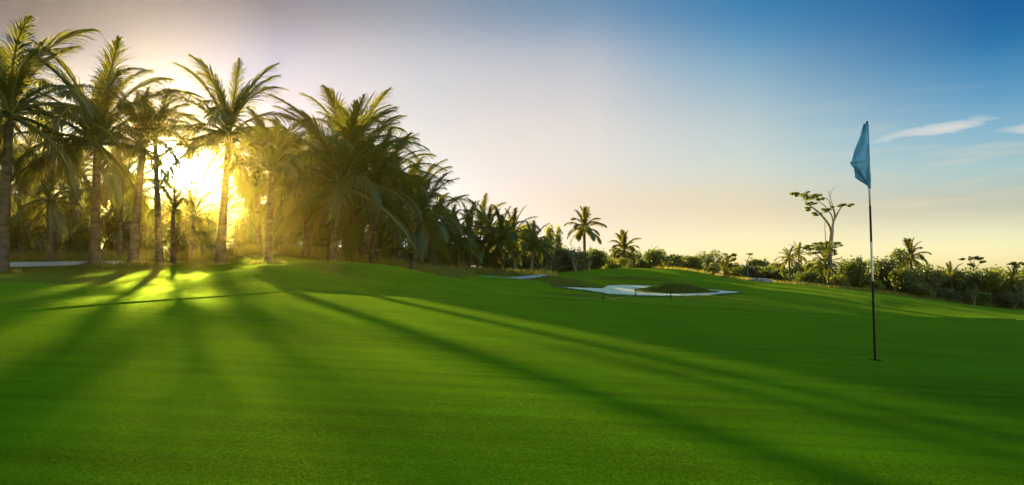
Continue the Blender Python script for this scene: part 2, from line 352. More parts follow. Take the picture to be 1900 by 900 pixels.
# ------------------------------------------------------------------ terrain
def pchip_slopes(x, y):
    """x,y arrays (...,n) -> monotone-ish slopes"""
    h = np.diff(x, axis=-1); d = np.diff(y, axis=-1) / h
    m = np.zeros_like(y)
    w1 = 2 * h[..., 1:] + h[..., :-1]; w2 = h[..., 1:] + 2 * h[..., :-1]
    a, b = d[..., :-1], d[..., 1:]
    same = (a * b) > 0
    with np.errstate(divide='ignore', invalid='ignore'):
        hm = (w1 + w2) / (w1 / a + w2 / b)
    m[..., 1:-1] = np.where(same, hm, 0)
    m[..., 0] = d[..., 0]; m[..., -1] = d[..., -1]
    return m
def pchip_eval(x, y, m, q):
    """rows of x,y,m (k,n), q (k,p) -> (k,p)"""
    n = x.shape[-1]
    i = np.clip((q[..., None] >= x[:, None, :]).sum(-1) - 1, 0, n - 2)
    tk = lambda a, j: np.take_along_axis(a, j, axis=1)
    x0, x1, y0, y1, m0, m1 = tk(x, i), tk(x, i + 1), tk(y, i), tk(y, i + 1), tk(m, i), tk(m, i + 1)
    h = x1 - x0; t = np.clip((q - x0) / h, 0, 1)
    return (2*t**3 - 3*t**2 + 1) * y0 + (t**3 - 2*t**2 + t) * h * m0 + (-2*t**3 + 3*t**2) * y1 + (t**3 - t**2) * h * m1
PA, PB, PC = -0.05, 0.019, 0.05          # the putting green's plane: z = PA*X + PB*Y + PC
HC = CAMZ - PC
def drop(py):                              # (camera height - z) / Y for a ray through picture row py (near the centre column)
    y = (450 - py) / F
    return -(sp + y * cp) / (cp - y * sp)
# columns: px, picture row of the green's edge, seven (Y, row) knots beyond it
COLS = [
 (-300, 605, (9,560),(14,530),(21,515),(28,500),(36,485),(60,474),(100,476)),
 (0,    583, (9,553),(14,522),(21,512),(28,501),(36,485),(60,472),(100,476)),
 (160,  569, (10.5,548),(15,525),(22,510),(28,499),(36,485),(60,471),(100,476)),
 (320,  557, (12,536),(16,522),(21,509),(28,498),(36,484),(60,471),(100,476)),
 (400,  551.5, (13,533),(16,507),(20,506),(28,493),(36,478),(60,471),(100,476)),
 (500,  544, (13.5,527),(16.5,492),(19,492),(25,489),(36,470),(60,470),(100,476)),
 (600,  538.5, (15,524),(17.5,485),(20,488),(28,487),(38,474),(60,472),(100,478)),
 (700,  539.5, (16,526),(18.5,490),(22,497),(31,496),(40,486),(60,480),(100,483)),
 (800,  541.5, (16.6,530),(19.2,508),(23,522),(30,515),(42,503),(60,494),(100,490)),
 (900,  546, (17,548),(20.5,530),(24,546),(29,530),(37,517),(48,507),(90,500)),
 (980,  551, (19,560),(22,548),(26,556),(31,540),(38,523),(48,510),(90,502)),
 (1050, 556, (20,574),(26,560),(32,546),(40,531),(47,516),(60,503),(90,503)),
 (1160, 563, (20,580),(29,556),(35,546),(42,530),(48,513),(61,497),(90,505)),
 (1250, 568.5, (19,585),(29,560),(35,547),(42,532),(48,516),(60,500),(90,510)),
 (1375, 576, (18,592),(28,566),(35,547),(42,537),(48,528),(60,520),(90,522)),
 (1500, 582, (17.5,600),(27,577),(35,558),(42,544),(48,536),(58,530),(90,532)),
 (1600, 586, (17,606),(27,586),(35,568),(42,553),(48,546),(58,540),(90,541)),
 (1700, 588.5, (17,608),(27,592),(35,578),(42,566),(48,559),(58,553),(90,553)),
 (1800, 590.5, (17,610),(27,598),(35,587),(42,578),(48,571),(58,566),(90,566)),
 (1900, 592, (17,612),(27,602),(35,594),(42,587),(48,581),(58,576),(90,575)),
 (2300, 597, (16,612),(27,606),(35,600),(42,596),(48,592),(58,588),(90,585)),
]
_cx = np.array([c[0] for c in COLS], float)
_rows = []
for c in COLS:
    u = (c[0] - 950) / F
    Ye = HC / (drop(c[1]) + PA * u + PB)
    _rows.append([Ye] + [v for k in c[2:] for v in (k[0], CAMZ - drop(k[1]) * k[0])])
_rows = np.array(_rows)                      # (ncol, 1+14)
_cm = pchip_slopes(np.broadcast_to(_cx, (_rows.shape[1], len(_cx))), _rows.T.copy())
def col_params(u):
    px = np.clip(950 + F * u, -300, 2300)
    q = np.broadcast_to(px, (_rows.shape[1], len(px)))
    return pchip_eval(np.broadcast_to(_cx, (_rows.shape[1], len(_cx))).copy(), _rows.T.copy(), _cm, q)   # (15, n)
def fbm(X, Y, seed=0):
    rs = np.random.RandomState(seed); z = 0
    for k in range(14):
        a = rs.rand() * 6.28; w = 0.25 * 1.32 ** k
        z = z + np.sin(X * w * math.cos(a) + Y * w * math.sin(a) + rs.rand() * 6.28) / (1 + k) ** 0.9
    return z / 3
# low mounds round the bunker: px, Y, half width px, half depth m, height
MOUNDS = [(176, 28.6, 32, 1.4, 0.22), (260, 29.5, 40, 1.4, 0.22), (1045, 41.5, 60, 2.6, 0.42), (960, 36, 60, 3.0, 0.14), (1165, 45.5, 70, 1.6, 0.20), (1330, 46, 60, 2.0, 0.12)]
def height(X, Y):
    X = np.atleast_1d(np.asarray(X, float)); Y = np.atleast_1d(np.asarray(Y, float))
    Yp = np.maximum(Y, 1e-3)
    u = np.clip(X / Yp, -1.008, 1.088)
    Xc = np.where(Y > 0, u * Yp, 0)
    P = col_params(u); Ye = P[0]
    zpl = lambda y: PA * u * y + PB * y + PC
    kx = [Ye - 3.0, Ye - 0.01] + [P[1 + 2*i] for i in range(7)] + [np.full_like(Ye, 260.0), np.full_like(Ye, 5000.0)]
    ky = [zpl(Ye - 3), zpl(Ye)] + [P[2 + 2*i] for i in range(7)] + [P[14] + 0.5, P[14] + 0.5]
    kx = np.stack(kx, 1); ky = np.stack(ky, 1)
    kx = np.maximum.accumulate(kx + np.arange(kx.shape[1]) * 1e-4, axis=1)
    m = pchip_slopes(kx, ky)
    m[:, 0] = m[:, 1] = (PA * u + PB)
    zf = pchip_eval(kx, ky, m, Y[:, None])[:, 0]
    zn = PA * Xc + PB * np.clip(Y, -10, None) + PC
    z = np.where(Y < Ye - 3, zn, zf)
    px = 950 + F * u
    for (mx, my, wx, wy, h) in MOUNDS:
        z = z + h * np.exp(-((px - mx) / wx) ** 2 - ((Y - my) / wy) ** 2)
    far = np.clip((Y - Ye) / 8, 0, 1)
    z = z + far * 0.05 * fbm(X, Y, 3) * np.clip(Y / 30, 0.4, 1.6)
    return z
def H(X, Y): return float(height([X], [Y])[0])
def ground(px, Y, dz=0.0):
    X = (px - 950) / F * Y
    return Vector((X, Y, H(X, Y) + dz))

px = np.concatenate([np.arange(-2400, -300, 25.0), np.arange(-300, 2301, 4.0), np.arange(2320, 4400, 25.0)]); uu = (px - 950) / F
Ye = col_params(uu)[0]
FL = F * 2.2 / 444.0                          # distance of the flagstick (2.2 m tall in the picture)
hole = at(1624, 668, 1.0); hu, hz = hole.x, hole.z - CAMZ
HOLE_Y = HC / (-hz + PA * hu + PB); HOLE = Vector((hu * HOLE_Y, HOLE_Y, PA * hu * HOLE_Y + PB * HOLE_Y + PC))
# putting green
t = np.linspace(0, 1, 160)
Yg = 0.12 * (Ye[None, :] / 0.12) ** t[:, None]
Xg = Yg * uu[None, :]
Zg = PA * Xg + PB * Yg + PC
near_edge = height(Xg.reshape(-1), Yg.reshape(-1)).reshape(Zg.shape)
Zg = near_edge
Vg = np.stack([Xg, Yg, Zg], -1).reshape(-1, 3)
nr, nc = Yg.shape
qf = grid_faces(nr, nc)
# the hole: drop the block of faces round it, refill with a ring
RH = 0.054
ctr = Vg[qf].mean(1); dd = np.hypot(ctr[:, 0] - HOLE.x, ctr[:, 1] - HOLE.y)
near = dd < 0.12
r_ = (qf[:, 0] // nc)[near]; c_ = (qf[:, 0] % nc)[near]
r0, r1, c0, c1 = r_.min(), r_.max(), c_.min(), c_.max()
inblk = (qf[:, 0] // nc >= r0) & (qf[:, 0] // nc <= r1) & (qf[:, 0] % nc >= c0) & (qf[:, 0] % nc <= c1)
qf2 = qf[~inblk]
loop = [(r0, c) for c in range(c0, c1 + 1)] + [(r, c1 + 1) for r in range(r0, r1 + 1)] + [(r1 + 1, c) for c in range(c1 + 1, c0, -1)] + [(r, c0) for r in range(r1 + 1, r0, -1)]
lidx = [r * nc + c for r, c in loop]
NC = 40
circ = [(HOLE.x + RH * math.cos(2 * math.pi * k / NC), HOLE.y + RH * math.sin(2 * math.pi * k / NC)) for k in range(NC)]
pts = [Vector((Vg[i][0], Vg[i][1])) for i in lidx] + [Vector(c) for c in circ]
nl = len(lidx)
edges = [(i, (i + 1) % nl) for i in range(nl)] + [(nl + i, nl + (i + 1) % NC) for i in range(NC)]
vo, eo, fo, ov, oe, of = delaunay_2d_cdt(pts, edges, [], 1, 1e-6)
base = len(Vg); newV = []; vmap = []
for i, v in enumerate(vo):
    o_ = ov[i][0] if ov[i] else -1
    if 0 <= o_ < nl: vmap.append(lidx[o_])
    else: vmap.append(base + len(newV)); newV.append((v[0], v[1], PA * v[0] + PB * v[1] + PC))
tri = []
for f in fo:
    cxx = sum((vo[i][0] for i in f)) / len(f); cyy = sum((vo[i][1] for i in f)) / len(f)
    if math.hypot(cxx - HOLE.x, cyy - HOLE.y) < RH * 0.97: continue
    tri.append([vmap[i] for i in f])
green = obj('putting_green', mesh('putting_green', np.concatenate([Vg, np.array(newV)]), [qf2, np.array(tri)], M['green'], True))
tag(green, kind='structure')
# fairway, rough and mounds beyond the green: starts with a small lip of longer grass
s = np.concatenate([np.linspace(0, 1, 170) ** 1.35 * 0.22, 0.22 + np.linspace(0.004, 1, 190) ** 1.6 * 0.78])
Yl = Ye[None, :] + s[:, None] * (280 - Ye[None, :])
Xl = Yl * uu[None, :]
Zl = height(Xl.reshape(-1), Yl.reshape(-1)).reshape(Xl.shape)
lip = 0.013 * np.clip((Yl - Ye[None, :]) / 0.05 + 1, 0, 1) * np.exp(-(Yl - Ye[None, :]) / 6)
Zl = Zl + lip
Vl = np.stack([Xl, Yl, Zl], -1)
rim = np.stack([uu * Ye, Ye, Zl[0] - 0.05], -1)[None]
Vl = np.concatenate([rim, Vl], 0)
lawn_me = mesh('fairway', Vl.reshape(-1, 3), grid_faces(Vl.shape[0], Vl.shape[1]), M['lawn'], True)
# where the grass is left long and brownish
PX = np.broadcast_to(px, Yl.shape)
def blob(cx, cy, wx, wy, p=2): return np.exp(-(np.abs((PX - cx) / wx) ** p) - (np.abs((Yl - cy) / wy) ** p))
rough = 1.1 * blob(1020, 40, 95, 2.4, 4) + 1.2 * blob(1175, 46.5, 75, 1.8, 4) + 0.5 * blob(590, 16.8, 110, 1.1, 4) + 0.8 * blob(1110, 31.5, 130, 1.6) + 0.7 * blob(1330, 33, 60, 1.2)
rough += 1.0 * np.clip((Yl - 13.3) / 1.5, 0, 1) * np.clip((330 - PX) / 60, 0, 1)
edge_t = np.interp(PX, [-300, 400, 700, 800, 950, 1160, 1500, 1900, 2300], [30, 30, 32, 34, 46, 66, 57, 58, 58])
rough += 1.3 * np.clip((Yl - edge_t) / 2, 0, 1)
ra = np.concatenate([np.zeros((1, Yl.shape[1])), np.clip(rough, 0, 1)], 0).reshape(-1).astype(np.float32)
a_ = lawn_me.attributes.new('rough', 'FLOAT', 'POINT'); a_.data.foreach_set('value', ra)
tag(obj('fairway', lawn_me), kind='structure')
# ground sheet out to the horizon all the way round (lies under the two sheets above)
rr = np.concatenate([[0.0], np.geomspace(0.3, 5000, 90)]); th = np.linspace(0, 2 * math.pi, 241)
Xb = rr[:, None] * np.sin(th)[None]; Yb = rr[:, None] * np.cos(th)[None]
Zb = height(Xb.reshape(-1), Yb.reshape(-1)).reshape(Xb.shape)
ins = (Yb > 0.0) & (Xb / np.maximum(Yb, 1e-3) > -2.9) & (Xb / np.maximum(Yb, 1e-3) < 2.95) & (Yb < 290)
Zb = Zb - np.where(ins, 0.10 + 0.02 * Yb, 0.0)
tag(obj('ground', mesh('ground', np.stack([Xb, Yb, Zb], -1).reshape(-1, 3), grid_faces(*Xb.shape), M['lawn'], True)), kind='structure')

def strip(name, xs, rows_near, rows_far, mat, lift=0.012, n=8, Ybr=(3, 110)):
    """sheet on the terrain between two curves of (px, Y)"""
    xx = np.linspace(xs[0], xs[-1], 120)
    a = np.interp(xx, xs, rows_near); b = np.interp(xx, xs, rows_far)
    k = np.hanning(7); k /= k.sum()
    pad = lambda v: np.convolve(np.pad(v, 3, mode='edge'), k, 'valid')
    a, b = pad(a), pad(b)
    YY = a[None] + np.linspace(0, 1, n)[:, None] * (b - a)[None]
    XX = YY * ((xx - 950) / F)[None]
    ZZ = height(XX.reshape(-1), YY.reshape(-1)).reshape(XX.shape) + lift
    return mesh(name, np.stack([XX, YY, ZZ], -1).reshape(-1, 3), grid_faces(*XX.shape), mat, True)
# sand bunker (px, near Y, far Y)
bk = [(1022, 37.0, 37.1), (1045, 36.8, 37.5), (1080, 36.0, 37.9), (1118, 34.5, 38.6), (1128, 33.5, 41.2), (1150, 33.2, 42.2), (1180, 33.1, 42.4),
      (1215, 33.3, 42.3), (1260, 33.7, 41.8), (1310, 34.2, 41.0), (1345, 35.2, 39.5), (1365, 36.5, 38.6), (1378, 37.5, 37.6)]
sand = strip('bunker_sand', [b[0] for b in bk], [b[1] for b in bk], [b[2] for b in bk], M['sand'], 0.02, 14)
bk = list(bk)
tag(obj('bunker_sand', sand), kind='structure')
# grassy island inside the bunker
def dome(name, cpx, cY, rx, ry, h, mat, lift=0.0, p=1.0, seed=1):
    nr_, nt_ = 14, 64
    r = np.linspace(0, 1, nr_)[:, None]; a = np.linspace(0, 2 * math.pi, nt_)[None]
    wob = 1 + 0.07 * np.sin(2 * a + seed) + 0.05 * np.sin(3 * a + 2.1 * seed)
    cX = (cpx - 950) / F * cY
    X = cX + r * rx * np.cos(a) * wob; Yv = cY + r * ry * np.sin(a) * wob
    Z = height(X.reshape(-1), Yv.reshape(-1)).reshape(X.shape) + lift + h * np.cos(r * math.pi / 2) ** p + 0 * a
    Z = Z - np.where(r > 0.99, 0.08, 0) + 0 * a
    return mesh(name, np.stack([X, Yv, Z], -1).reshape(-1, 3), grid_faces(nr_, nt_), mat, True)
tag(obj('bunker_grass_island', dome('bunker_grass_island', 1250, 38.2, 2.15, 2.4, 0.50, M['rough'], 0.01, 1.2)), kind='structure')
# cart paths
tag(obj('cart_path', strip('cart_path', [18, 60, 120, 180, 230, 290], [30.0, 30.0, 30.4, 31.2, 32.2, 33.6], [34.2, 34.3, 34.8, 35.0, 34.8, 33.8], M['path'], 0.03)), kind='structure')
tag(obj('cart_path', strip('cart_path', [890, 920, 960, 990, 1016], [37.2, 37.0, 38.0, 39.4, 41.0], [37.4, 39.6, 41.0, 41.6, 41.3], M['path'], 0.03)), kind='structure')

# ------------------------------------------------------------------ flagstick
hole_o = empty('golf_hole', HOLE); tag(hole_o, 'dark round hole cut in the putting green at the foot of the flagstick', 'golf hole')
mb = MB()
ringp = []
for (rad, dz) in ((RH, 0.0), (RH, -0.025), (RH - 0.002, -0.025), (RH - 0.002, -0.13), (0.0, -0.13)):
    for k in range(NC):
        a = 2 * math.pi * k / NC; x, y = rad * math.cos(a), rad * math.sin(a)
        ringp.append((x, y, PA * x + PB * y + dz))
Q = [[i * NC + k, i * NC + (k + 1) % NC, (i + 1) * NC + (k + 1) % NC, (i + 1) * NC + k] for i in range(4) for k in range(NC)]
mb.add(ringp, Q); obj('cup', mb.me('cup', M['cup'], True), hole_o)
fs = empty('flagstick', HOLE); tag(fs, 'thin golf flagstick banded black and white standing in the hole', 'flagstick')
topw = at(1609, 226, HOLE_Y)
PTOP = topw - HOLE
SCZ = PTOP.z
def row_h(py): return at(1609, py, HOLE_Y).z - HOLE.z
def pole_part(name, za, zb, mat, ra, rb):
    m_ = MB(); n = 5
    P0 = Vector((0, 0, 0)); D = PTOP / PTOP.z
    m_.tube([P0 + D * (za + (zb - za) * i / n) for i in range(n + 1)], [ra + (rb - ra) * i / n for i in range(n + 1)], 14)
    return obj(name, m_.me(name, mat, True), fs)
pb = [(-0.12, 0), (row_h(522), 0), (row_h(449), 0), (row_h(382), 0)]
pole_part('black_section', -0.12, row_h(522), M['pole_black'], 0.0105, 0.0098)
pole_part('white_section', row_h(522), row_h(449), M['pole_white'], 0.0096, 0.0094)
pole_part('black_section', row_h(449), row_h(382), M['pole_black'], 0.0094, 0.0090)
pole_part('white_section', row_h(382), row_h(231), M['pole_white'], 0.0088, 0.0080)
pole_part('cap', row_h(231), row_h(225), M['pole_black'], 0.0095, 0.008)
# flag: two folds of thin cloth hanging in still air
def P2(px_, py_, dy=0.0): return at(px_, py_, HOLE_Y + dy) - HOLE
def loft(name, left, right, rows, mat, bulge, seed, nseg=18, thick=0.0016):
    V = []; 
    nrw = len(rows)
    for i, tt in enumerate(rows):
        l = left(tt); r = right(tt)
        for j in range(nseg + 1):
            q = j / nseg; p = l.lerp(r, q)
            p.y += bulge * math.sin(q * math.pi * 2.2 + tt * 2 + seed) * (1 - q * 0.7) + 0.004 * math.sin(9 * q + 11 * tt + seed)
            V.append(p)
    me = mesh(name, np.array([tuple(v) for v in V]), grid_faces(nrw, nseg + 1), mat, True)
    o = obj(name, me)
    md = o.modifiers.new('thickness', 'SOLIDIFY'); md.thickness = thick; md.offset = 0
    return o
def pl(ptsl):
    def f(tt):
        x = tt * (len(ptsl) - 1); i = min(int(x), len(ptsl) - 2); return Vector(ptsl[i]).lerp(Vector(ptsl[i + 1]), x - i)
    return f
rows = [i / 24 for i in range(25)]
flag = empty('golf_flag', HOLE); tag(flag, 'limp blue cloth flag folded down against the top of the stick', 'flag')
up_ = loft('front_fold', pl([P2(1603.5, 229), P2(1597, 252, -.012), P2(1588, 277, -.02), P2(1580, 303, -.03)]), pl([P2(1610, 229, -.012), P2(1612, 262, -.012), P2(1613.5, 286, -.012), P2(1614.5, 298, -.012)]), rows, M['flag'], 0.016, 0.3)
lo_ = loft('hanging_corner', pl([P2(1579, 300, -.01), P2(1580, 307, .0), P2(1588, 315, .01), P2(1600, 330, .012), P2(1612, 346, .01)]), pl([P2(1614, 288, -.002), P2(1614.5, 305, -.012), P2(1615, 320, -.013), P2(1616, 336, -.013), P2(1616, 350, -.012)]), rows, M['flag'], 0.012, 1.7)
bk_ = loft('back_fold', pl([P2(1585, 306, .03), P2(1586, 318, .03), P2(1587, 329, .03), P2(1598, 337, .028), P2(1611, 346, .022)]), pl([P2(1613, 300, .013), P2(1613, 312, .013), P2(1614, 325, .013), P2(1614, 336, .013), P2(1615, 348, .013)]), rows, M['flag'], 0.008, 0.9)
hm = loft('sleeve', pl([P2(1609 - 3.2, 230, .0), P2(1613 - 2.6, 298, 0), P2(1615.5 - 2.6, 347, 0)]), pl([P2(1609 + 2.8, 230, 0), P2(1613 + 2.6, 298, 0), P2(1615.5 + 1.6, 349, 0)]), rows, M['flag'], 0.0, 0.9)
bpy.data.objects.remove(hm)
m_ = MB(); D = PTOP / PTOP.z
m_.tube([D * row_h(349) , D * row_h(300), D * row_h(230)], [0.0135, 0.013, 0.0125], 12, False)
sl = obj('sleeve', m_.me('sleeve', M['flag'], True))
for o in (up_, lo_, bk_, sl): o.parent = flag

# posts and rope by the bunker
def stake(px_, py0, py1, label, lean=0.0):
    yb = None
    for Yt in np.arange(20, 40, 0.1):       # where the terrain meets the foot of the post
        g = ground(px_, Yt)
        if (CAMZ - g.z) / Yt <= drop(py0) and Yt > 23: yb = Yt; break
    g = ground(px_, yb); h = (py0 - py1) / F * yb
    e = empty('rope_post', g); tag(e, label, 'post', 'posts of the rope by the bunker')
    m_ = MB(); m_.tube([(0, 0, -0.1), (lean * .5, 0, h * .5), (lean, 0, h)], [0.024, 0.024, 0.022], 10); obj('shaft', m_.me('shaft', M['stake'], True), e)
    m_ = MB(); m_.tube([(lean, 0, h - .002), (lean, 0, h + .012), (lean, 0, h + .024)], [0.027, 0.026, 0.012], 10); obj('cap', m_.me('cap', M['pole_black'], True), e)
    return g + Vector((lean, 0, h * .72)), yb
s1, y1 = stake(1118.5, 557, 545, 'dark short post furthest left, tied to the sagging rope', 0.03)
s2, y2 = stake(1179, 550, 537, 'dark short post in the middle, against the white sand')
s3, y3 = stake(1243.5, 555, 542, 'dark short post in front of the brown mound in the sand')
m_ = MB(); rp = []
for i in range(25):
    q = i / 24; p = s1.lerp(s2, q); p.z -= 0.30 * 4 * q * (1 - q) * 0.9
    p.z = max(p.z, H(p.x, p.y) + 0.012); rp.append(p)
m_.tube(rp, 0.009, 6)
tag(obj('rope', m_.me('rope', M['rope'], True)), 'thin pale rope sagging between two dark posts in front of the bunker', 'rope')

# ------------------------------------------------------------------ palms
rng = random.Random(7)
def frond_arrays(e0, bend, seed, nl=70, width=0.0062, hang=0.55, leaf=0.235, side=0.0, k=3):
    """unit-length frond: curve in the XZ plane, leaflets both sides. returns verts/quads of blades and rachis"""
    rg = random.Random(seed); pts = []; x = z = 0.0; n = 24; y = 0.0
    dirs = []
    for i in range(n + 1):
        s_ = i / n; ang = R(e0) - R(bend) * s_ ** 1.5
        ya = side * s_
        d = Vector((math.cos(ang) * math.cos(ya), math.cos(ang) * math.sin(ya), math.sin(ang)))
        pts.append(Vector((x, y, z))); dirs.append(d)
        x += d.x / n; y += d.y / n; z += d.z / n
    rc = MB(); rc.tube(pts, [0.016 * (1 - 0.85 * i / n) + 0.001 for i in range(n + 1)], 5, True)
    bl = MB(); roll = rg.uniform(-.35, .35)
    for sgn in (-1, 1):
        for i in range(nl):
            s_ = 0.14 + 0.86 * (i + rg.uniform(-.3, .3)) / nl; s_ = min(max(s_, 0.12), 0.995)
            f = s_ * n; a = min(int(f), n - 1); p = pts[a].lerp(pts[a + 1], f - a); d = dirs[a].lerp(dirs[a + 1], f - a).normalized()
            lat = Vector((0, 1, 0)) - d * d.y; lat.normalize(); upv = d.cross(lat) * -1
            if upv.z < 0: upv = -upv
            lat = (lat * math.cos(roll * s_) + upv * math.sin(roll * s_)).normalized()
            ll = leaf * (math.sin(min(s_ * 1.25 + 0.12, 1.0) * math.pi * 0.5) if s_ < .6 else (1.0 - 0.72 * ((s_ - .6) / .4) ** 1.6)) * rg.uniform(.85, 1.1)
            fan = R(56 - 34 * s_ + rg.uniform(-8, 8)) * (0.62 if e0 > 70 else 1.0)
            v = (d * math.cos(fan) + lat * sgn * math.sin(fan) + upv * rg.uniform(0.0, 0.25)).normalized()
            q = p.copy(); V = []; w = width * rg.uniform(.8, 1.15)
            wdir = d.cross(v).cross(v).normalized()
            for j in range(k + 1):
                tt = j / k; ww = w * (0.55 + 0.9 * tt if tt < .4 else (1 - tt) * 1.45 + 0.04)
                V.append(tuple(q - wdir * ww)); V.append(tuple(q + wdir * ww))
                v2 = v + Vector((0, 0, -1)) * hang * (0.25 + 2.6 * tt) * rg.uniform(.8, 1.2)
                q = q + v2.normalized() * (ll / k)
            bl.add(V, [[2 * j, 2 * j + 1, 2 * j + 3, 2 * j + 2] for j in range(k)])
    return bl, rc
# variants by start elevation
VAR = [(84, 30, .30), (74, 58, .40), (62, 84, .5), (48, 96, .55), (34, 100, .6), (18, 92, .65), (2, 78, .7), (-22, 55, .75), (-55, 25, .8)]
frond_me = []
for vi, (e0, be, hg) in enumerate(VAR):
    for k in range(3):
        bl, rc = frond_arrays(e0 + rng.uniform(-4, 4), be * rng.uniform(.8, 1.15), 50 + vi * 7 + k, hang=hg, side=rng.uniform(-.5, .5), leaf=.19 if vi == 0 else .275)
        frond_me.append((vi, bl.me('frond', M['frond']), rc.me('rachis', M['rachis'], True), bl, rc))
dry_me = []
for k in range(2):
    bl, rc = frond_arrays(-48, 38, 900 + k, nl=40, hang=.9, leaf=.2); dry_me.append((bl.me('dry_frond', M['frond_dry']), rc.me('rachis', M['frond_dry'])))
def pick(vi): return rng.choice([f for f in frond_me if f[0] == vi])
def palm_trunk(e, top, r0, r1, bend=0.0, k=12):
    n = 16; pts = []; rad = []
    for i in range(n + 1):
        q = i / n; p = Vector((0, 0, -0.25)).lerp(top, q)
        off = Vector((top.z * bend * math.sin(q * math.pi), 0, 0))
        pts.append(p + off)
        rad.append(r1 + (r0 - r1) * (1 - q) ** 1.3 + r0 * 0.45 * math.exp(-q * 14))
    m_ = MB(); m_.tube(pts, rad, k); return obj('trunk', m_.me('trunk', M['palm_trunk'], True), e)
GOLD = 2.39996
def palm(px_, Y, crown, label, L=3.4, n=24, r0=0.19, az0=0.0, group=None, nuts=0, dry=2, bend=0.0, keep=None, parts=True, lowest=8):
    """coconut palm: base at picture column px_, distance Y; crown=(px,py) of the growing point"""
    g = ground(px_, Y); e = empty('coconut_palm', g)
    tag(e, label, 'palm tree', group)
    top = at(crown[0], crown[1], Y) - g
    palm_trunk(e, top, r0 * .82, r0 * 0.50, bend)
    n += 5
    for i in range(n):
        q = i / max(n - 1, 1)
        vi = min(int(q ** 1.1 * lowest + rng.uniform(-.4, .4)), lowest - 1)
        a = az0 + i * GOLD + rng.uniform(-.25, .25)
        if vi > 8: vi = 8
        vi = 0 if i == 0 else max(vi, 1)
        f = pick(vi); s_ = L * rng.uniform(.86, 1.08) * (0.82 if vi == 0 else 1.0)
        o = obj('frond', f[1], e, top + Vector((0, 0, 0.12 * (1 - q)))); o.rotation_euler = (rng.uniform(-.12, .12), 0, a); o.scale = (s_, s_ * rng.uniform(.85, 1.15), s_)
        r = obj('rachis', f[2], o)
    for i in range(dry):
        f = rng.choice(dry_me); a = az0 + i * 2.1 + rng.uniform(0, 1); s_ = L * rng.uniform(.5, .7)
        o = obj('dry_frond', f[0], e, top - Vector((0, 0, .12))); o.rotation_euler = (0, 0, a); o.scale = (s_, s_, s_); obj('rachis', f[1], o)
    for i in range(nuts):
        a = i * GOLD; m_ = MB(); c = top + Vector((.24 * math.cos(a), .24 * math.sin(a), -.22 - .07 * (i % 3)))
        m_.tube([c + Vector((0, 0, z)) for z in (-.13, -.09, 0, .08, .12)], [.02, .075, .1, .07, .02], 10); obj('coconut', m_.me('coconut', M['nut'], True), e)
    return e
# nearer row, left to right
G1 = 'tall coconut palms of the near row'
palm(2, 25, (18, 215), 'tall palm cut by the left edge of the picture, with a thick dark foot', L=4.40, n=26, r0=0.29, az0=.4, group=G1, dry=3)
palm(176, 28.5, (180, 268), 'tall palm with an upright spear of fronds, its pale trunk left of the path gap', L=4.83, n=26, r0=0.27, az0=1.1, group=G1, nuts=5)
palm(247, 29.5, (266, 275), 'palm whose pale trunk leans right, just left of the sun', L=3.0, n=20, r0=0.26, az0=2.0, group=G1, bend=-.01, dry=0, lowest=5)
palm(297, 30.5, (288, 258), 'slim short palm directly under the low sun', L=2.4, n=13, r0=0.21, az0=.2, group=G1, dry=0, lowest=4)
palm(408, 29.5, (424, 255), 'tall palm just right of the sun, pale straight trunk and open spiky crown', L=4.12, n=22, r0=0.26, az0=.7, group=G1, nuts=4)
palm(497, 26, (505, 318), 'dark trunked palm standing at the left foot of the grass mound', L=2.5, n=20, r0=0.19, az0=2.6, group=G1, dry=1, lowest=6)
palm(613, 30.5, (632, 345), 'broad palm behind the top of the mound with the largest drooping crown', L=4.7, n=30, r0=0.26, az0=.3, group=G1, nuts=6, lowest=8)
palm(690, 33.8, (700, 372), 'palm right of the broadest palm, its fronds arching towards open sky', L=4.26, n=24, r0=0.26, az0=1.3, group=G1, nuts=4)
palm(672, 36.5, (668, 322), 'palm crowded behind the broadest palm, its crown showing over the right shoulder', L=4.26, n=18, r0=0.22, az0=2.3, group=G1)
palm(762, 33.8, (782, 410), 'smaller palm at the right end of the near row, with a leaning trunk', L=2.98, n=18, r0=0.19, az0=.9, group=G1)
# second row behind
G2 = 'palms of the second row behind the near ones'
palm(95, 36.5, (92, 372), 'dark palm standing between the left edge palm and the upright one, behind', L=3.69, n=14, r0=0.27, az0=.1, group=G2)
palm(482, 36.5, (476, 350), 'dark palm behind, with its trunk just left of the mound foot palm', L=2.3, n=18, r0=0.21, az0=1.4, group=G2, lowest=6)
palm(518, 39.2, (524, 358), 'thin trunked palm right of the mound foot palm, behind the grassy ridge', L=2.3, n=14, r0=0.18, az0=.5, group=G2, lowest=6)
palm(567, 35.1, (572, 330), 'dark palm left of the broadest palm, trunk flared at the foot', L=3.69, n=20, r0=0.22, az0=1.9, group=G2)
palm(640, 40.5, (648, 300), 'palm straight behind the broadest palm, with arching top fronds', L=5.11, n=18, r0=0.24, az0=.2, group=G2)
palm(810, 44.6, (800, 440), 'low palm right of the small leaning palm, fronds drooping to the ground', L=3.69, n=20, r0=0.21, az0=.2, group=G2, lowest=9)
palm(740, 41.9, (742, 395), 'palm filling the space between the crowns at the right of the row', L=3.98, n=18, r0=0.22, az0=.2, group=G2)


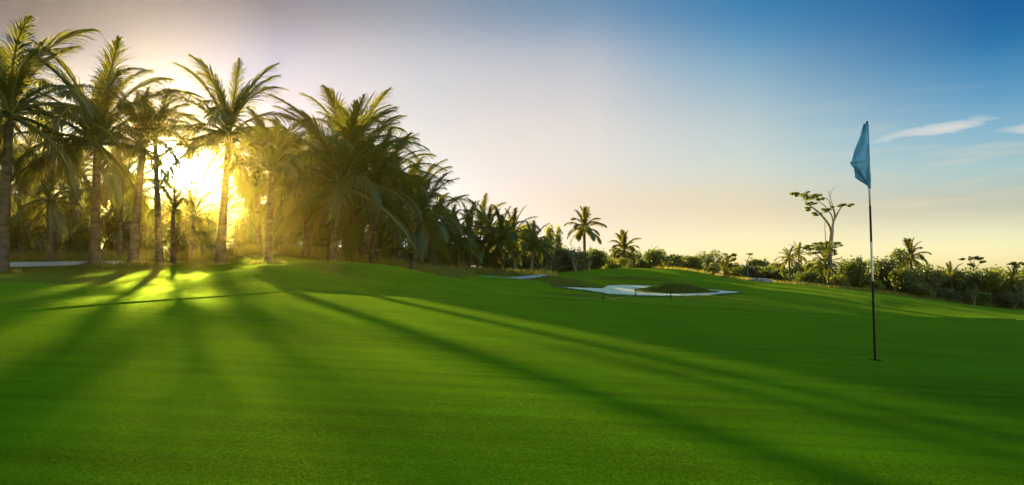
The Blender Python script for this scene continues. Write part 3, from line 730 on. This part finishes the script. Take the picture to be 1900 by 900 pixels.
palm(40, 44, (36, 330), 'palm in the second row seen through the left edge palm fronds', L=4.2, n=18, r0=.2, az0=.2, group=G2)
palm(128, 46, (134, 352), 'dim palm in the second row between the left edge and upright palms', L=4.0, n=16, r0=.18, az0=1.2, group=G2)
palm(222, 40, (226, 362), 'second row palm just right of the upright palm trunk', L=3.4, n=16, r0=.18, az0=2.2, group=G2)
palm(458, 44, (466, 290), 'second row palm whose crown fills between the open crowned and mound foot palms', L=3.2, n=12, r0=.15, az0=.6, group=G2, dry=0, lowest=5)
palm(540, 46, (546, 352), 'second row palm low between the two thin dark trunks', L=4.2, n=18, r0=.17, az0=1.6, group=G2)
palm(600, 44, (602, 372), 'second row palm just left of the broadest palm trunk', L=3.8, n=18, r0=.17, az0=.9, group=G2)
palm(706, 44, (712, 345), 'second row palm above the twin trunks at the right', L=4.2, n=18, r0=.17, az0=.1, group=G2)
palm(775, 46, (772, 385), 'second row palm above the small leaning palm', L=4.0, n=18, r0=.17, az0=2.4, group=G2)

palm(70, 52, (72, 345), 'far grove palm right of the dark second row palm at the left', L=4.2, n=14, r0=.2, az0=2.2, group=G2, dry=0)
palm(205, 52, (208, 338), 'far grove palm just left of the leaning palm crown', L=4.0, n=14, r0=.2, az0=1.7, group=G2, dry=0)
palm(255, 56, (252, 372), 'far grove palm low behind the leaning palm trunk', L=4.0, n=14, r0=.2, az0=.7, group=G2, dry=0)
palm(500, 54, (508, 372), 'far grove palm low behind the mound foot palm', L=4.2, n=14, r0=.2, az0=1.1, group=G2, dry=0)
palm(655, 52, (660, 395), 'far grove palm low behind the broadest palm trunk', L=4.2, n=16, r0=.2, az0=1.9, group=G2, dry=0)

palm(320, 33, (322, 392), 'short palm with low upright fronds in the glare right below the sun', L=2.3, n=9, r0=.14, az0=.6, group=G2, dry=0, lowest=6)
palm(352, 37, (358, 408), 'low palm in the glare between the sun and the open crowned palm', L=2.2, n=9, r0=.14, az0=1.6, group=G2, dry=0, lowest=6)

# joined crowns for far palms
def crown_mesh(name, n, seed, lo=8, mat=None, leaf=.27, k=2, width=.014, nl=34, e_top=None):
    rg = random.Random(seed); A = MB()
    for i in range(n):
        q = i / (n - 1); vi = min(int(q ** .9 * lo), lo - 1); e0, be, hg = VAR[vi]
        bl, rc = frond_arrays(e0 + rg.uniform(-6, 6), be * rg.uniform(.8, 1.2), seed * 100 + i, nl=nl, width=width, hang=hg, k=k, leaf=leaf, side=rg.uniform(-.3, .3))
        a = i * GOLD + rg.uniform(-.2, .2); s_ = rg.uniform(.85, 1.1); c, s2 = math.cos(a), math.sin(a)
        Rm = np.array([[c, -s2, 0], [s2, c, 0], [0, 0, 1]]) * s_
        for mb_ in (bl, rc):
            V = np.concatenate(mb_.V) @ Rm.T
            A.add(V, np.concatenate(mb_.Q), np.concatenate(mb_.T) if mb_.T else None)
    return A.me(name, mat or M['frond'])
CROWN = [crown_mesh('crown', 20, 1, 8), crown_mesh('crown', 24, 2, 9), crown_mesh('crown', 17, 3, 7)]
ROYAL = crown_mesh('crown', 24, 5, 8, leaf=.34, width=.021, nl=44)
def far_palm(px_, Y, crown, label, L, cm, r0=.12, group=None, rz=0.0, name='palm', shaft=False):
    g = ground(px_, Y); e = empty(name, g, 0); tag(e, label, 'palm tree', group)
    top = at(crown[0], crown[1], Y) - g
    palm_trunk(e, top, r0, r0 * .7, k=8)
    c = obj('crown', cm, e, top); c.rotation_euler = (0, 0, rz); c.scale = (L, L, L)
    return e
G3 = 'palms at the edge of the wood beyond the mound'
fp = [(852, 44, (850, 452), 2.2, 0, 'first small palm right of the big grove, fronds low over the rough'),
      (872, 48, (872, 440), 2.6, 1, 'palm with a pale trunk left of the white cart path, frond tips in sky'),
      (903, 50, (908, 436), 2.7, 0, 'palm with a slanting trunk above the left end of the far cart path'),
      (932, 48, (930, 446), 2.5, 1, 'palm with a white trunk in the middle of the far palm row'),
      (884, 56, (893, 424), 3.0, 2, 'taller palm standing behind the pale trunked ones, left of centre'),
      (955, 54, (952, 438), 2.8, 0, 'palm behind the white trunked one, merging with broad leaved bushes'),
      (987, 47, (990, 462), 2.2, 2, 'last small palm of the far row, upright fronds against dark bushes'),
      (835, 52, (838, 436), 2.8, 0, 'palm behind the grove end, its crown beside the bright white sky')]
for i, (a, Y, c, L, v, lab) in enumerate(fp): far_palm(a, Y, c, lab, L, CROWN[v], .11, G3, i * 1.3, 'coconut_palm')
far_palm(1085, 78, (1084, 424), 'tall slim royal palm rising alone above the bushes, left of the hill top', 2.55, ROYAL, .22, None, .4, 'royal_palm')
far_palm(1158, 84, (1158, 466), 'shorter round palm above the top of the grass hill', 2.6, ROYAL, .2, None, 1.4, 'royal_palm')
far_palm(1466, 66, (1464, 482), 'bright green palm in front of the scrub, left of the tall forked tree', 1.7, CROWN[0], .13, None, .3, 'coconut_palm')
far_palm(1482, 69, (1482, 474), 'palm leaning behind the bright green one, left of the tall forked tree', 1.6, CROWN[2], .12, None, 2.2, 'coconut_palm')
far_palm(1527, 66, (1532, 492), 'low palm with sweeping fronds at the foot of the tall forked tree', 2.3, CROWN[1], .14, None, 1.2, 'coconut_palm')
far_palm(1345, 60, (1345, 512), 'young palm with steep fronds growing from the ground at the right slope', 1.9, CROWN[2], .16, None, .8, 'young_palm')
far_palm(1690, 76, (1690, 478), 'dark ragged palm standing above the wood right of the flagstick', 2.2, ROYAL, .2, None, 2.9, 'royal_palm')
far_palm(1765, 66, (1765, 520), 'dark low palm with upright fronds, half buried in the right hand wood', 2.0, CROWN[2], .14, None, 1.1, 'coconut_palm')
far_palm(1232, 80, (1232, 502), 'small feathery palm just behind the right shoulder of the hill', 1.5, CROWN[0], .12, None, 1.9, 'coconut_palm')
far_palm(1885, 62, (1880, 530), 'arching palm in the wood close to the right edge', 1.9, CROWN[1], .13, None, .7, 'coconut_palm')

# ------------------------------------------------------------------ broad-leaved bushes and trees
def leaf_quads(C, size, rs, squash=1.0):
    """one small bent leaf per centre"""
    n = len(C); d = rs.normal(size=(n, 3)); d[:, 2] *= .6; d /= np.linalg.norm(d, axis=1)[:, None]
    r = rs.normal(size=(n, 3)); r -= (r * d).sum(1)[:, None] * d; r /= np.linalg.norm(r, axis=1)[:, None]
    s_ = size * rs.uniform(.6, 1.3, n)[:, None]
    a = C - d * s_; b = C + r * s_ * .42; c = C + d * s_; e = C - r * s_ * .42
    V = np.stack([a, b, c, e], 1).reshape(-1, 3); Q = np.arange(4 * n).reshape(n, 4)
    return V, Q
def bush_mesh(name, seed, lobes=14, per=260, size=.085, mat=None, shape=(1, .9, 1), spread=.62, lobe_r=(.22, .42), low=.0, lift=.5):
    """crown of many uneven clumps, unit radius, resting near z=0..~1.6"""
    rs = np.random.RandomState(seed); A = MB()
    for i in range(lobes):
        while True:
            c = rs.uniform(-1, 1, 3)
            if np.linalg.norm(c) < 1: break
        c = c * spread * np.array(shape); c[2] = c[2] + lift
        r = rs.uniform(*lobe_r)
        n = int(per * (r / .32) ** 2)
        d = rs.normal(size=(n, 3)); d /= np.linalg.norm(d, axis=1)[:, None]
        rad = r * (rs.uniform(.35, 1, n) ** .5) * (1 + .28 * np.sin(d[:, 0] * 5 + seed + i) * np.sin(d[:, 2] * 6 + i))
        P = c + d * rad[:, None] * np.array([1, 1, .85])
        stray = rs.rand(n) < .06; P[stray] += d[stray] * r * .5
        V, Q = leaf_quads(P[P[:, 2] > low - .05], size, rs); A.add(V, Q)
    return A.me(name, mat)
BUSH = [bush_mesh('crown', 11, 16, 300, .06, M['leaf'], (1.15, .9, .75)),
        bush_mesh('crown', 12, 18, 260, .065, M['leaf2'], (1.0, .9, .85)),
        bush_mesh('crown', 13, 14, 260, .07, M['leaf3'], (1.0, .9, .9), spread=.66, lobe_r=(.16, .34)),
        bush_mesh('crown', 14, 13, 280, .06, M['leaf'], (.75, .7, 1.15), spread=.7, lobe_r=(.18, .36), lift=.7),
        bush_mesh('crown', 15, 18, 220, .055, M['leaf2'], (1.3, .9, .6), spread=.7, lobe_r=(.15, .34), lift=.45)]
def stems_mesh(seed):
    rs = random.Random(seed); m_ = MB()
    for i in range(5):
        a = rs.uniform(0, 6.28); l = rs.uniform(.6, 1.05); x, y = math.cos(a) * .4, math.sin(a) * .4
        m_.tube([(x * .15, y * .15, -.12), (x * .5, y * .5, l * .45), (x * 1.2, y * 1.2, l)], [.035, .022, .008], 6)
    return m_.me('trunk', M['bark'], True)
STEM = [stems_mesh(1), stems_mesh(2), stems_mesh(3)]
def bush(px_, Y, top, halfw, label, v, group=None, rz=None, name='bush', cat='bush', sy=None):
    """bush whose top reaches picture row top, half width in picture pixels"""
    g = ground(px_, Y); e = empty(name, g); tag(e, label, cat, group)
    hgt = at(px_, top, Y).z - g.z; w = halfw / F * Y
    zmax = max(v_.co.z for v_ in BUSH[v].vertices) * .84
    sc = (w / 1.0, w * (sy or 1.0), hgt / zmax)
    a = rng.uniform(0, 6.28) if rz is None else rz
    c = obj('crown', BUSH[v], e); c.scale = (w * 1.05, w * 1.05 * (sy or 1.0), hgt / zmax); c.rotation_euler = (0, 0, a)
    s_ = obj('trunk', STEM[v % 3], e); s_.scale = (w, w, hgt / 1.3); s_.rotation_euler = (0, 0, a)
    return e
GB = 'bushes and small trees along the edge of the wood'
bl_ = [
 # px, Y, top row, half width, variant, label
 (935, 60, 418, 45, 3, 'green leafy tree showing behind the far palm row'),
 (975, 62, 425, 34, 2, 'yellow green tree behind the last palms of the far row'),
 (1030, 66, 424, 19, 2, 'thin airy tree sticking up left of the royal palm'),
 (1008, 56, 444, 34, 1, 'dense grey green bush beside the last small palm'),
 (1040, 58, 460, 34, 1, 'dense grey green bush, second from the far palms'),
 (1072, 60, 468, 30, 4, 'grey green bush at the foot of the royal palm'),
 (1106, 66, 464, 26, 0, 'leafy bush just right of the royal palm trunk'),
 (1140, 70, 480, 28, 2, 'low yellow green bush under the shorter round palm'),
 (1180, 74, 482, 26, 1, 'low bush right of the shorter round palm'),
 (1212, 72, 464, 28, 0, 'rounded green bush on top of the grass hill'),
 (1250, 74, 490, 26, 3, 'narrow bush right of the small feathery palm'),
 (1286, 70, 476, 24, 0, 'bush with a pointed top on the right shoulder of the hill'),
 (1312, 72, 490, 24, 2, 'yellow green bush between two bare trees and the hill'),
 (1368, 66, 500, 22, 0, 'bush right of the young steep fronded palm'),
 (1390, 68, 495, 26, 1, 'bush under the small bare tree'),
 (1415, 66, 498, 24, 3, 'bush halfway between the bare tree and the bright green palm'),
 (1437, 64, 505, 20, 0, 'low bush left of the bright green palm'),
 (1383, 58, 522, 12, 2, 'small pale shrub standing out in front at the edge of the lawn'),
 (1500, 64, 505, 26, 0, 'bush between the bright green palm and the tall forked tree'),
 (1556, 64, 512, 22, 2, 'yellow green shrub right of the tall forked tree'),
 (1582, 66, 482, 34, 0, 'rounded tree left of the flagstick'),
 (1640, 67, 482, 38, 1, 'broad dark tree immediately right of the flagstick'),
 (1672, 64, 500, 34, 0, 'dark bush below the ragged palm'),
 (1668, 72, 472, 26, 3, 'dark rounded tree left of the ragged palm'),
 (1718, 66, 496, 32, 1, 'dark bush right of the ragged palm'),
 (1748, 68, 502, 26, 4, 'low dark bush left of the half buried palm'),
 (1796, 66, 508, 32, 0, 'dark bush below the small flat topped tree'),
 (1835, 66, 512, 30, 4, 'low bush right of the small flat topped tree'),
 (1862, 64, 506, 28, 2, 'olive bush left of the arching palm near the right edge'),
 (1905, 64, 502, 30, 3, 'tall bush cut by the right edge of the picture'),
 (1618, 63, 520, 24, 2, 'low olive bush behind the flagstick'),
 (1700, 61, 528, 26, 0, 'low bush in the first rank, right of the flagstick'),
 (1760, 61, 536, 26, 4, 'low bush in the first rank under the half buried palm'),
 (1815, 60, 542, 28, 0, 'low dark bush in the first rank beside a white stem'),
 (1875, 60, 545, 30, 1, 'low bush in the first rank at the right edge'),
 (1520, 62, 524, 20, 4, 'low bush at the lawn edge left of the tall forked tree'),
]
for (a, Y, tp, hw, v, lab) in bl_: bush(a, Y + (15 if 1170 < a < 1440 and Y > 60 else 0), tp, hw * 1.15, lab, v, GB)
# undergrowth and small trees behind the coconut grove
GU = 'shrubs growing among the palm trunks'
ul_ = [(467, 30, 340, 20, 0, 'tall shrub filling the gap just left of the mound foot palm trunk'), (508, 31, 348, 24, 1, 'tall dusty shrub between the mound foot palm and the flared trunk'),
       (580, 32, 368, 26, 0, 'tall shrub filling the gap left of the broadest palm'), (20, 34, 400, 60, 0, 'dark shrub behind the left edge palm'), (70, 38, 422, 40, 2, 'sunlit golden shrub in the gap at the far left'),
 (140, 34, 392, 42, 1, 'shrub behind the path, left of the upright palm'), (215, 36, 400, 38, 0, 'shrub between the upright palm and the leaning one'),
 (270, 40, 402, 40, 2, 'low shrub behind the leaning palm trunk'), (345, 38, 398, 46, 2, 'glowing shrub below and right of the sun'),
 (385, 38, 408, 26, 3, 'narrow shrub left of the open crowned palm trunk'), (452, 40, 405, 30, 0, 'shrub between the open crowned palm and the mound foot palm'),
 (540, 38, 425, 26, 2, 'bright shrub seen between two thin dark trunks'), (590, 40, 415, 26, 0, 'shrub left of the broadest palm trunk'),
 (655, 36, 430, 30, 2, 'yellow green shrub just right of the broadest palm trunk'), (720, 38, 425, 34, 0, 'dark shrub under the right hand palms'),
 (775, 40, 430, 34, 1, 'dark shrub behind the small leaning palm'), (825, 42, 440, 30, 0, 'dark shrub between the grove and the far palm row')]
for (a, Y, tp, hw, v, lab) in ul_: bush(a, Y * 1.35, tp, hw, lab, v, GU, name='shrub', cat='shrub')
GY = 'young palms filling the grove floor'
for i, (a, Y, c, L, lab) in enumerate([(45, 30, (45, 425), 1.9, 'young palm left of the dark second row palm'), (125, 31, (130, 430), 1.8, 'young palm behind the left stretch of path'),
   (330, 33, (330, 446), 1.2, 'young palm in the glare right of the slim short palm'), (375, 30, (372, 452), 0.9, 'young palm left of the open crowned palm trunk'),
   (440, 29, (445, 458), 0.8, 'young palm on the ridge left of the mound foot palm'), (545, 33, (545, 440), 1.6, 'young palm behind two thin dark trunks'),
   (590, 32, (595, 442), 1.6, 'young palm left of the broadest palm trunk'), (655, 30, (660, 450), 1.7, 'young palm right of the broadest palm trunk'),
   (725, 29, (722, 462), 1.8, 'young palm with yellow fronds near the ground, right of the twin trunks'), (795, 36, (792, 462), 1.8, 'young palm under the drooping fronds at the grove end'),
   (215, 35, (215, 430), 1.8, 'young palm between the upright and the leaning palm trunks')]):
    far_palm(a, Y * 1.35, c, lab, L * 1.5, CROWN[i % 3], .11, GY, i * 1.7, 'young_palm')
# the deep wood: one mass of foliage far behind everything
def wood(name, pts, size, mat, seed):
    rs = np.random.RandomState(seed); A = MB()
    for (px_, Y, top, hw) in pts:
        g = ground(px_, Y); hgt = max(at(px_, top, Y).z - g.z, .6); w = hw / F * Y
        for k in range(7):
            c = np.array([g.x + rs.uniform(-1, 1) * w, g.y + rs.uniform(-1, 1) * 3, g.z + hgt * rs.uniform(.1, .78)])
            r = hgt * rs.uniform(.16, .30); n = int(150 * (r / .8) ** 1.2) + 60
            d = rs.normal(size=(n, 3)); d /= np.linalg.norm(d, axis=1)[:, None]
            V, Q = leaf_quads(c + d * (r * rs.uniform(.4, 1.1, n))[:, None], size, rs); A.add(V, Q)
    return A.me(name, mat)
dp = []
rsd = random.Random(5)

for x in range(700, 1100, 22): dp.append((x, 66 + rsd.uniform(-3, 6), (np.interp(x, [700, 900, 1000, 1100], [455, 440, 455, 478])) + rsd.uniform(-4, 6), 20))
for x in range(1080, 2250, 24): dp.append((x, (96 if x < 1430 else 78) + rsd.uniform(-3, 8), np.interp(x, [1080, 1200, 1300, 1400, 1560, 1640, 1760, 1900, 2200], [462, 462, 470, 478, 480, 474, 492, 500, 498]) + rsd.uniform(-5, 8), 24))
tag(obj('distant_wood', wood('distant_wood', dp, .22, M['leaf'], 3)), 'dark continuous mass of scrub and treetops behind the bushes', 'wood', kind='stuff')
dp2 = [(x, 74 + rsd.uniform(-5, 8), (368 if 350 < x < 405 else 345) + rsd.uniform(-15, 22), 26) for x in range(-380, 760, 30)]
tag(obj('grove_undergrowth', wood('grove_undergrowth', dp2, .16, M['leaf3'], 4)), 'low tangled greenery filling the back of the palm grove', 'undergrowth', kind='stuff')

# wild grass on the ridge and by the trunks
def tufts(name, areas, seed, hgt=.32):
    rs = np.random.RandomState(seed); V = []; Q = []
    Cx = []; Cy = []; Hs = []
    for (p0, p1, Y0, Y1, n, h) in areas:
        p = p0 + (p1 - p0) * (rs.beta(1.6, 1.6, n) * 1.3 - .15); Yv = Y0 + (Y1 - Y0) * (rs.beta(1.6, 1.3, n) * 1.2 - .1); Cx.append((p - 950) / F * Yv); Cy.append(Yv); Hs.append(np.full(n, h) * rs.uniform(.5, 1.2, n))
    X = np.concatenate(Cx); Y = np.concatenate(Cy); h = np.concatenate(Hs); Z = height(X, Y) - .01
    n = len(X); a = rs.uniform(0, 6.28, n); ln = rs.uniform(.1, .6, n) * h; w = .008 + .01 * h
    dx, dy = np.cos(a), np.sin(a); b0 = np.stack([X, Y, Z], 1); side = np.stack([-dy * w, dx * w, 0 * w], 1)
    mid = b0 + np.stack([dx * ln * .35, dy * ln * .35, h * .6], 1); tip = b0 + np.stack([dx * ln, dy * ln, h], 1)
    P = np.stack([b0 - side, b0 + side, mid + side * .7, mid - side * .7, tip + side * .1, tip - side * .1], 1).reshape(-1, 3)
    i = np.arange(n)[:, None] * 6
    return mesh(name, P, np.concatenate([i + [0, 1, 2, 3], i + [3, 2, 4, 5]]), M['blade'])
tag(obj('wild_grass', tufts('wild_grass', [(425, 640, 35, 41, 9000, .5), (640, 850, 33, 46, 7000, .45), (-60, 420, 37, 50, 12000, .45), (830, 1010, 44, 54, 6000, .4), (1300, 1920, 59, 64, 9000, .3)] + [(p_ - 26, p_ + 30, y_ - 1.0, y_ + 1.2, 420, .16) for p_, y_ in ((2, 25), (176, 28.5), (247, 29.5), (297, 30.5), (408, 29.5), (497, 26), (613, 30.5), (690, 33.8), (762, 33.8), (672, 36.5))], 8)),
    'straw green wild grass growing among the trunks', 'grass', kind='stuff')

# longer grass hanging over the sand's edge
def edge_tufts(seed):
    rs = np.random.RandomState(seed); P = []
    xs = np.array([b[0] for b in bk]); ne = np.array([b[1] for b in bk]); fa = np.array([b[2] for b in bk])
    for arr, off, n in ((ne, -1, 3500), (fa, 1, 5000)):
        p = rs.uniform(1022, 1378, n); Yv = np.interp(p, xs, arr) + off * rs.exponential(.22, n) - off * .12
        P.append(np.stack([(p - 950) / F * Yv, Yv], 1))
    a = rs.uniform(0, 6.28, 4500); wob = 1 + 0.07 * np.sin(2 * a + 1) + 0.05 * np.sin(3 * a + 2.1); r = 1 + rs.normal(0, .03, 4500)
    P.append(np.stack([(1250 - 950) / F * 38.2 + 2.15 * np.cos(a) * wob * r, 38.2 + 2.4 * np.sin(a) * wob * r], 1))
    P = np.concatenate(P); n = len(P); Z = height(P[:, 0], P[:, 1]); h = rs.uniform(.025, .075, n); a = rs.uniform(0, 6.28, n); w = .012
    b0 = np.stack([P[:, 0], P[:, 1], Z], 1); sd_ = np.stack([-np.sin(a) * w, np.cos(a) * w, 0 * a], 1); tp = b0 + np.stack([np.cos(a) * h * .5, np.sin(a) * h * .5, h], 1)
    V = np.stack([b0 - sd_, b0 + sd_, tp + sd_ * .3, tp - sd_ * .3], 1).reshape(-1, 3)
    return mesh('rough_grass', V, np.arange(4 * n).reshape(n, 4), M['blade_dark'])
M['blade_dark'] = leafy('rough_blades', (0.03, 0.05, 0.01), (0.08, 0.09, 0.02), (0.25, 0.25, 0.03), 0.35, 0.03, 0.6, 0.5)
tag(obj('rough_grass', edge_tufts(4)), 'ragged brown green grass fringing the sand of the bunker', 'grass', kind='stuff')

# custom trees drawn limb by limb
def limb_tree(name, px_, Y, limbs, pads, label, leafm, size=.09, dens=1.0, cat='tree', seed=1, r_scale=1.0):
    g = ground(px_, Y); e = empty(name, g); tag(e, label, cat)
    m_ = MB()
    for (pl_, r0, r1) in limbs:
        P = [at(x, y, Y + d) - g for (x, y, d) in pl_]
        # smooth
        Q_ = []
        for i in range(len(P) - 1):
            for t_ in (0, .33, .66): 
                a = P[max(i - 1, 0)]; b = P[i]; c = P[i + 1]; d_ = P[min(i + 2, len(P) - 1)]
                Q_.append(0.5 * ((2 * b) + (c - a) * t_ + (2 * a - 5 * b + 4 * c - d_) * t_ ** 2 + (3 * b - a - 3 * c + d_) * t_ ** 3))
        Q_.append(P[-1]); n = len(Q_)
        m_.tube(Q_, [(r0 + (r1 - r0) * i / (n - 1)) * r_scale for i in range(n)], 8)
    obj('trunk', m_.me('trunk', M['bark'], True), e)
    if pads:
        rs = np.random.RandomState(seed); A = MB()
        for (x, y, rx, ry, d) in pads:
            c = at(x, y, Y + d) - g; ax = rx / F * Y; az = ry / F * Y
            nsub = max(5, int(rx / 1.6))
            for k in range(nsub):
                cc = np.array(c) + rs.uniform(-1, 1, 3) * np.array([ax * 1.15, ax * .8, az * .8]); n = int(64 * dens * rs.uniform(.4, 1.3))
                dd_ = rs.normal(size=(n, 3)); dd_ /= np.linalg.norm(dd_, axis=1)[:, None]
                P = cc + dd_ * rs.uniform(.2, 1, n)[:, None] * np.array([max(ax * .36, .25), max(ax * .4, .25), max(az * .5, .12)])
                V, Q = leaf_quads(P, size, rs); A.add(V, Q)
        obj('crown', A.me('crown', leafm), e)
    return e
limb_tree('tall_tree', 1540, 70,
  [([(1540, 530, 0), (1539, 490, 0), (1541, 452, 0), (1544, 425, 0)], .30, .20),
   ([(1542, 440, 0), (1541, 424, -.2), (1533, 410, -.5), (1518, 393, -.8), (1503, 382, -1), (1494, 372, -1.2)], .15, .06),
   ([(1544, 428, 0), (1546, 412, .2), (1552, 400, .4), (1557, 390, .5), (1566, 380, .8), (1576, 384, .9)], .15, .03),
   ([(1546, 412, .2), (1543, 400, 0), (1537, 391, -.3), (1528, 380, -.4), (1516, 374, -.5)], .09, .03),
   ([(1548, 404, .2), (1547, 392, .2), (1541, 380, .1), (1536, 370, 0), (1522, 364, 0)], .08, .03),
   ([(1550, 402, .3), (1548, 390, .5), (1543, 376, .6), (1540, 362, .6), (1545, 352, .6), (1549, 347, .6)], .07, .012),
   ([(1540, 366, .6), (1537, 358, .7), (1540, 350, .8)], .03, .01),
   ([(1532, 448, .2), (1531, 432, .3), (1530, 412, .2)], .05, .03),
   ([(1540, 460, 0), (1526, 458, -.5), (1508, 455, -.8), (1492, 457, -1)], .06, .02),
   ([(1541, 458, 0), (1552, 454, .3), (1562, 452, .5)], .05, .015)],
  [(1484, 360, 14, 5, -1.2), (1505, 366, 20, 7, -1), (1524, 366, 12, 6, -.3), (1500, 377, 10, 4, -1), (1495, 388, 7, 4, -1), (1533, 388, 8, 5, -.2), (1515, 398, 6, 3, -.6),
   (1563, 382, 12, 4, .8), (1520, 460, 24, 7, -.5), (1500, 458, 12, 4, -1), (1525, 450, 14, 5, 0), (1556, 453, 8, 3, .4), (1515, 470, 12, 4, -.6), (1550, 466, 4, 6, .2)],
  'tallest tree left of the flagstick, grey forked trunk and flat leafy tufts', M['leaf'], size=.12, dens=1.0, seed=4)
limb_tree('umbrella_tree', 1806, 70,
  [([(1806, 560, 0), (1805, 520, 0), (1806, 500, 0), (1803, 488, 0), (1796, 482, 0)], .10, .03),
   ([(1806, 505, 0), (1812, 496, .2), (1819, 488, .3), (1824, 482, .4)], .05, .01), ([(1804, 492, 0), (1808, 484, 0), (1812, 480, .1)], .04, .01)],
  [(1799, 479, 12, 3, 0), (1812, 481, 7, 3, .2), (1802, 492, 6, 2, 0), (1822, 486, 4, 2, .3)], 'small flat topped tree standing above the right hand wood', M['leaf'], size=.11, seed=5)
limb_tree('leaning_tree', 1896, 66,
  [([(1900, 560, 0), (1896, 520, 0), (1886, 502, 0), (1891, 494, 0), (1899, 490, 0)], .09, .03), ([(1888, 500, 0), (1880, 492, 0), (1874, 489, 0)], .04, .01)],
  [(1875, 489, 5, 2, 0), (1886, 494, 7, 3, 0), (1897, 490, 7, 4, 0), (1888, 505, 5, 4, 0)], 'sparse crooked tree with tufted limbs at the right edge', M['leaf'], size=.11, seed=6)
def twigs(cx, cy, Y, n, spread, up, seed, d=0):
    rs = random.Random(seed); L_ = []
    for i in range(n):
        a = rs.uniform(-1.1, 1.1); l = rs.uniform(.5, 1); x1 = cx + math.sin(a) * spread * l; y1 = cy - math.cos(a) * up * l
        xm, ym = (cx + x1) / 2 + rs.uniform(-2, 2), (cy + y1) / 2 + rs.uniform(-2, 2)
        L_.append(([(cx, cy, d), (xm, ym, d + rs.uniform(-.3, .3)), (x1, y1, d + rs.uniform(-.8, .8))], .035, .012))
        for k in range(3):
            b = a + rs.uniform(-.8, .8); L_.append(([(xm, ym, d), ((xm + x1) / 2 + math.sin(b) * spread * .25, (ym + y1) / 2 - math.cos(b) * up * .25, d + rs.uniform(-.5, .5)), (xm + math.sin(b) * spread * .55, ym - math.cos(b) * up * .5, d)], .02, .008))
    return L_
limb_tree('bare_tree', 1328, 76, [([(1330, 530, 0), (1329, 505, 0), (1327, 488, 0)], .08, .05)] + twigs(1327, 492, 76, 9, 22, 28, 3) + twigs(1316, 498, 76, 5, 16, 20, 8), [], 'leafless tree with a fan of fine twigs above the slope', None, seed=1)
limb_tree('bare_tree', 1387, 72, [([(1388, 530, 0), (1387, 505, 0), (1385, 490, 0), (1389, 478, 0), (1393, 470, 0)], .08, .03), ([(1386, 496, 0), (1378, 492, 0), (1376, 488, 0)], .04, .015), ([(1386, 486, 0), (1380, 480, 0)], .04, .015)],
   [(1392, 471, 3, 2, 0), (1384, 496, 5, 2, 0)], 'small nearly bare crooked tree between the slope and the bright green palm', M['leaf'], size=.09, dens=.5, seed=9)
limb_tree('flat_topped_tree', 1352, 62, [([(1345, 530, 0), (1347, 500, 0), (1350, 485, 0), (1356, 474, 0)], .07, .03), ([(1350, 488, 0), (1358, 482, .2), (1361, 476, .2)], .04, .015)],
   [(1355, 473, 8, 3, 0), (1349, 479, 5, 3, 0), (1361, 481, 4, 3, .2)], 'small tree with a flat tuft above the young steep fronded palm', M['leaf'], size=.1, seed=10)
# pale thin stems in front of the bushes
def stem_group(px_, Y, top, label, seed):
    g = ground(px_, Y); e = empty('sapling', g); tag(e, label, 'sapling', 'pale thin saplings before the bushes'); rs = random.Random(seed); m_ = MB()
    for i in range(3):
        t = at(px_ + rs.uniform(-8, 8), top + rs.uniform(-6, 10), Y) - g
        m_.tube([(rs.uniform(-.06, .06), 0, -.1), t * .5 + Vector((rs.uniform(-.1, .1), 0, 0)), t], [.035, .028, .015], 6)
    obj('trunk', m_.me('trunk', M['bark'], True), e)
    rsn = np.random.RandomState(seed); P = np.array(at(px_, top, Y) - g) + rsn.normal(size=(220, 3)) * np.array([.35, .3, .3]); V, Q = leaf_quads(P, .09, rsn); A = MB(); A.add(V, Q); obj('crown', A.me('crown', M['leaf2']), e)
stem_group(1068, 55, 472, 'cluster of pale stems at the left foot of the royal palm', 1)
stem_group(1092, 57, 475, 'cluster of pale stems at the right foot of the royal palm', 2)
stem_group(1806, 59, 545, 'white forked stem low in the right hand wood', 3)
# rocks at the lawn edge
for i, (rpx, rY, rs_) in enumerate([(1404, 58.5, .42), (1413, 58.2, .5), (1422, 58.6, .36), (1396, 58.8, .3)]):
    bm = bmesh.new(); bmesh.ops.create_icosphere(bm, subdivisions=3, radius=1)
    for v in bm.verts:
        nn = mnoise.noise(v.co * 1.6 + Vector((i * 5, 0, 0))); v.co *= 1 + .35 * nn; v.co.z *= .55
    me = bpy.data.meshes.new('rock'); bm.to_mesh(me); bm.free(); me.materials.append(M['rock'])
    o = obj('rock', me, None, ground(rpx, rY, .05)); o.scale = (rs_ * 1.3, rs_, rs_)
    tag(o, ['grey rock on the lawn edge, second from left of its heap', 'largest grey rock of the heap on the lawn edge', 'grey rock at the right end of the heap', 'small grey rock at the left end of the heap'][i], 'rock', 'grey rocks at the lawn edge')

# ------------------------------------------------------------------ haze
if HAZE_DENSITY:
    m, nt, out = material('glare_haze')
    v = nt.nodes.new('ShaderNodeVolumePrincipled'); v.inputs['Color'].default_value = (1.0, 0.78, 0.16, 1)  # golden volume added to imitate the lens glare round the sun
    v.inputs['Density'].default_value = HAZE_DENSITY; v.inputs['Anisotropy'].default_value = 0.90
    nt.links.new(v.outputs[0], out.inputs['Volume'])
    bm = bmesh.new(); bmesh.ops.create_cube(bm, size=1); me = bpy.data.meshes.new('haze'); bm.to_mesh(me); bm.free(); me.materials.append(m)
    o = obj('haze', me, None, (0, 40, 4)); o.scale = (260, 220, 24); tag(o, 'thin golden haze added for the veil of glare round the sun', 'haze', kind='stuff')
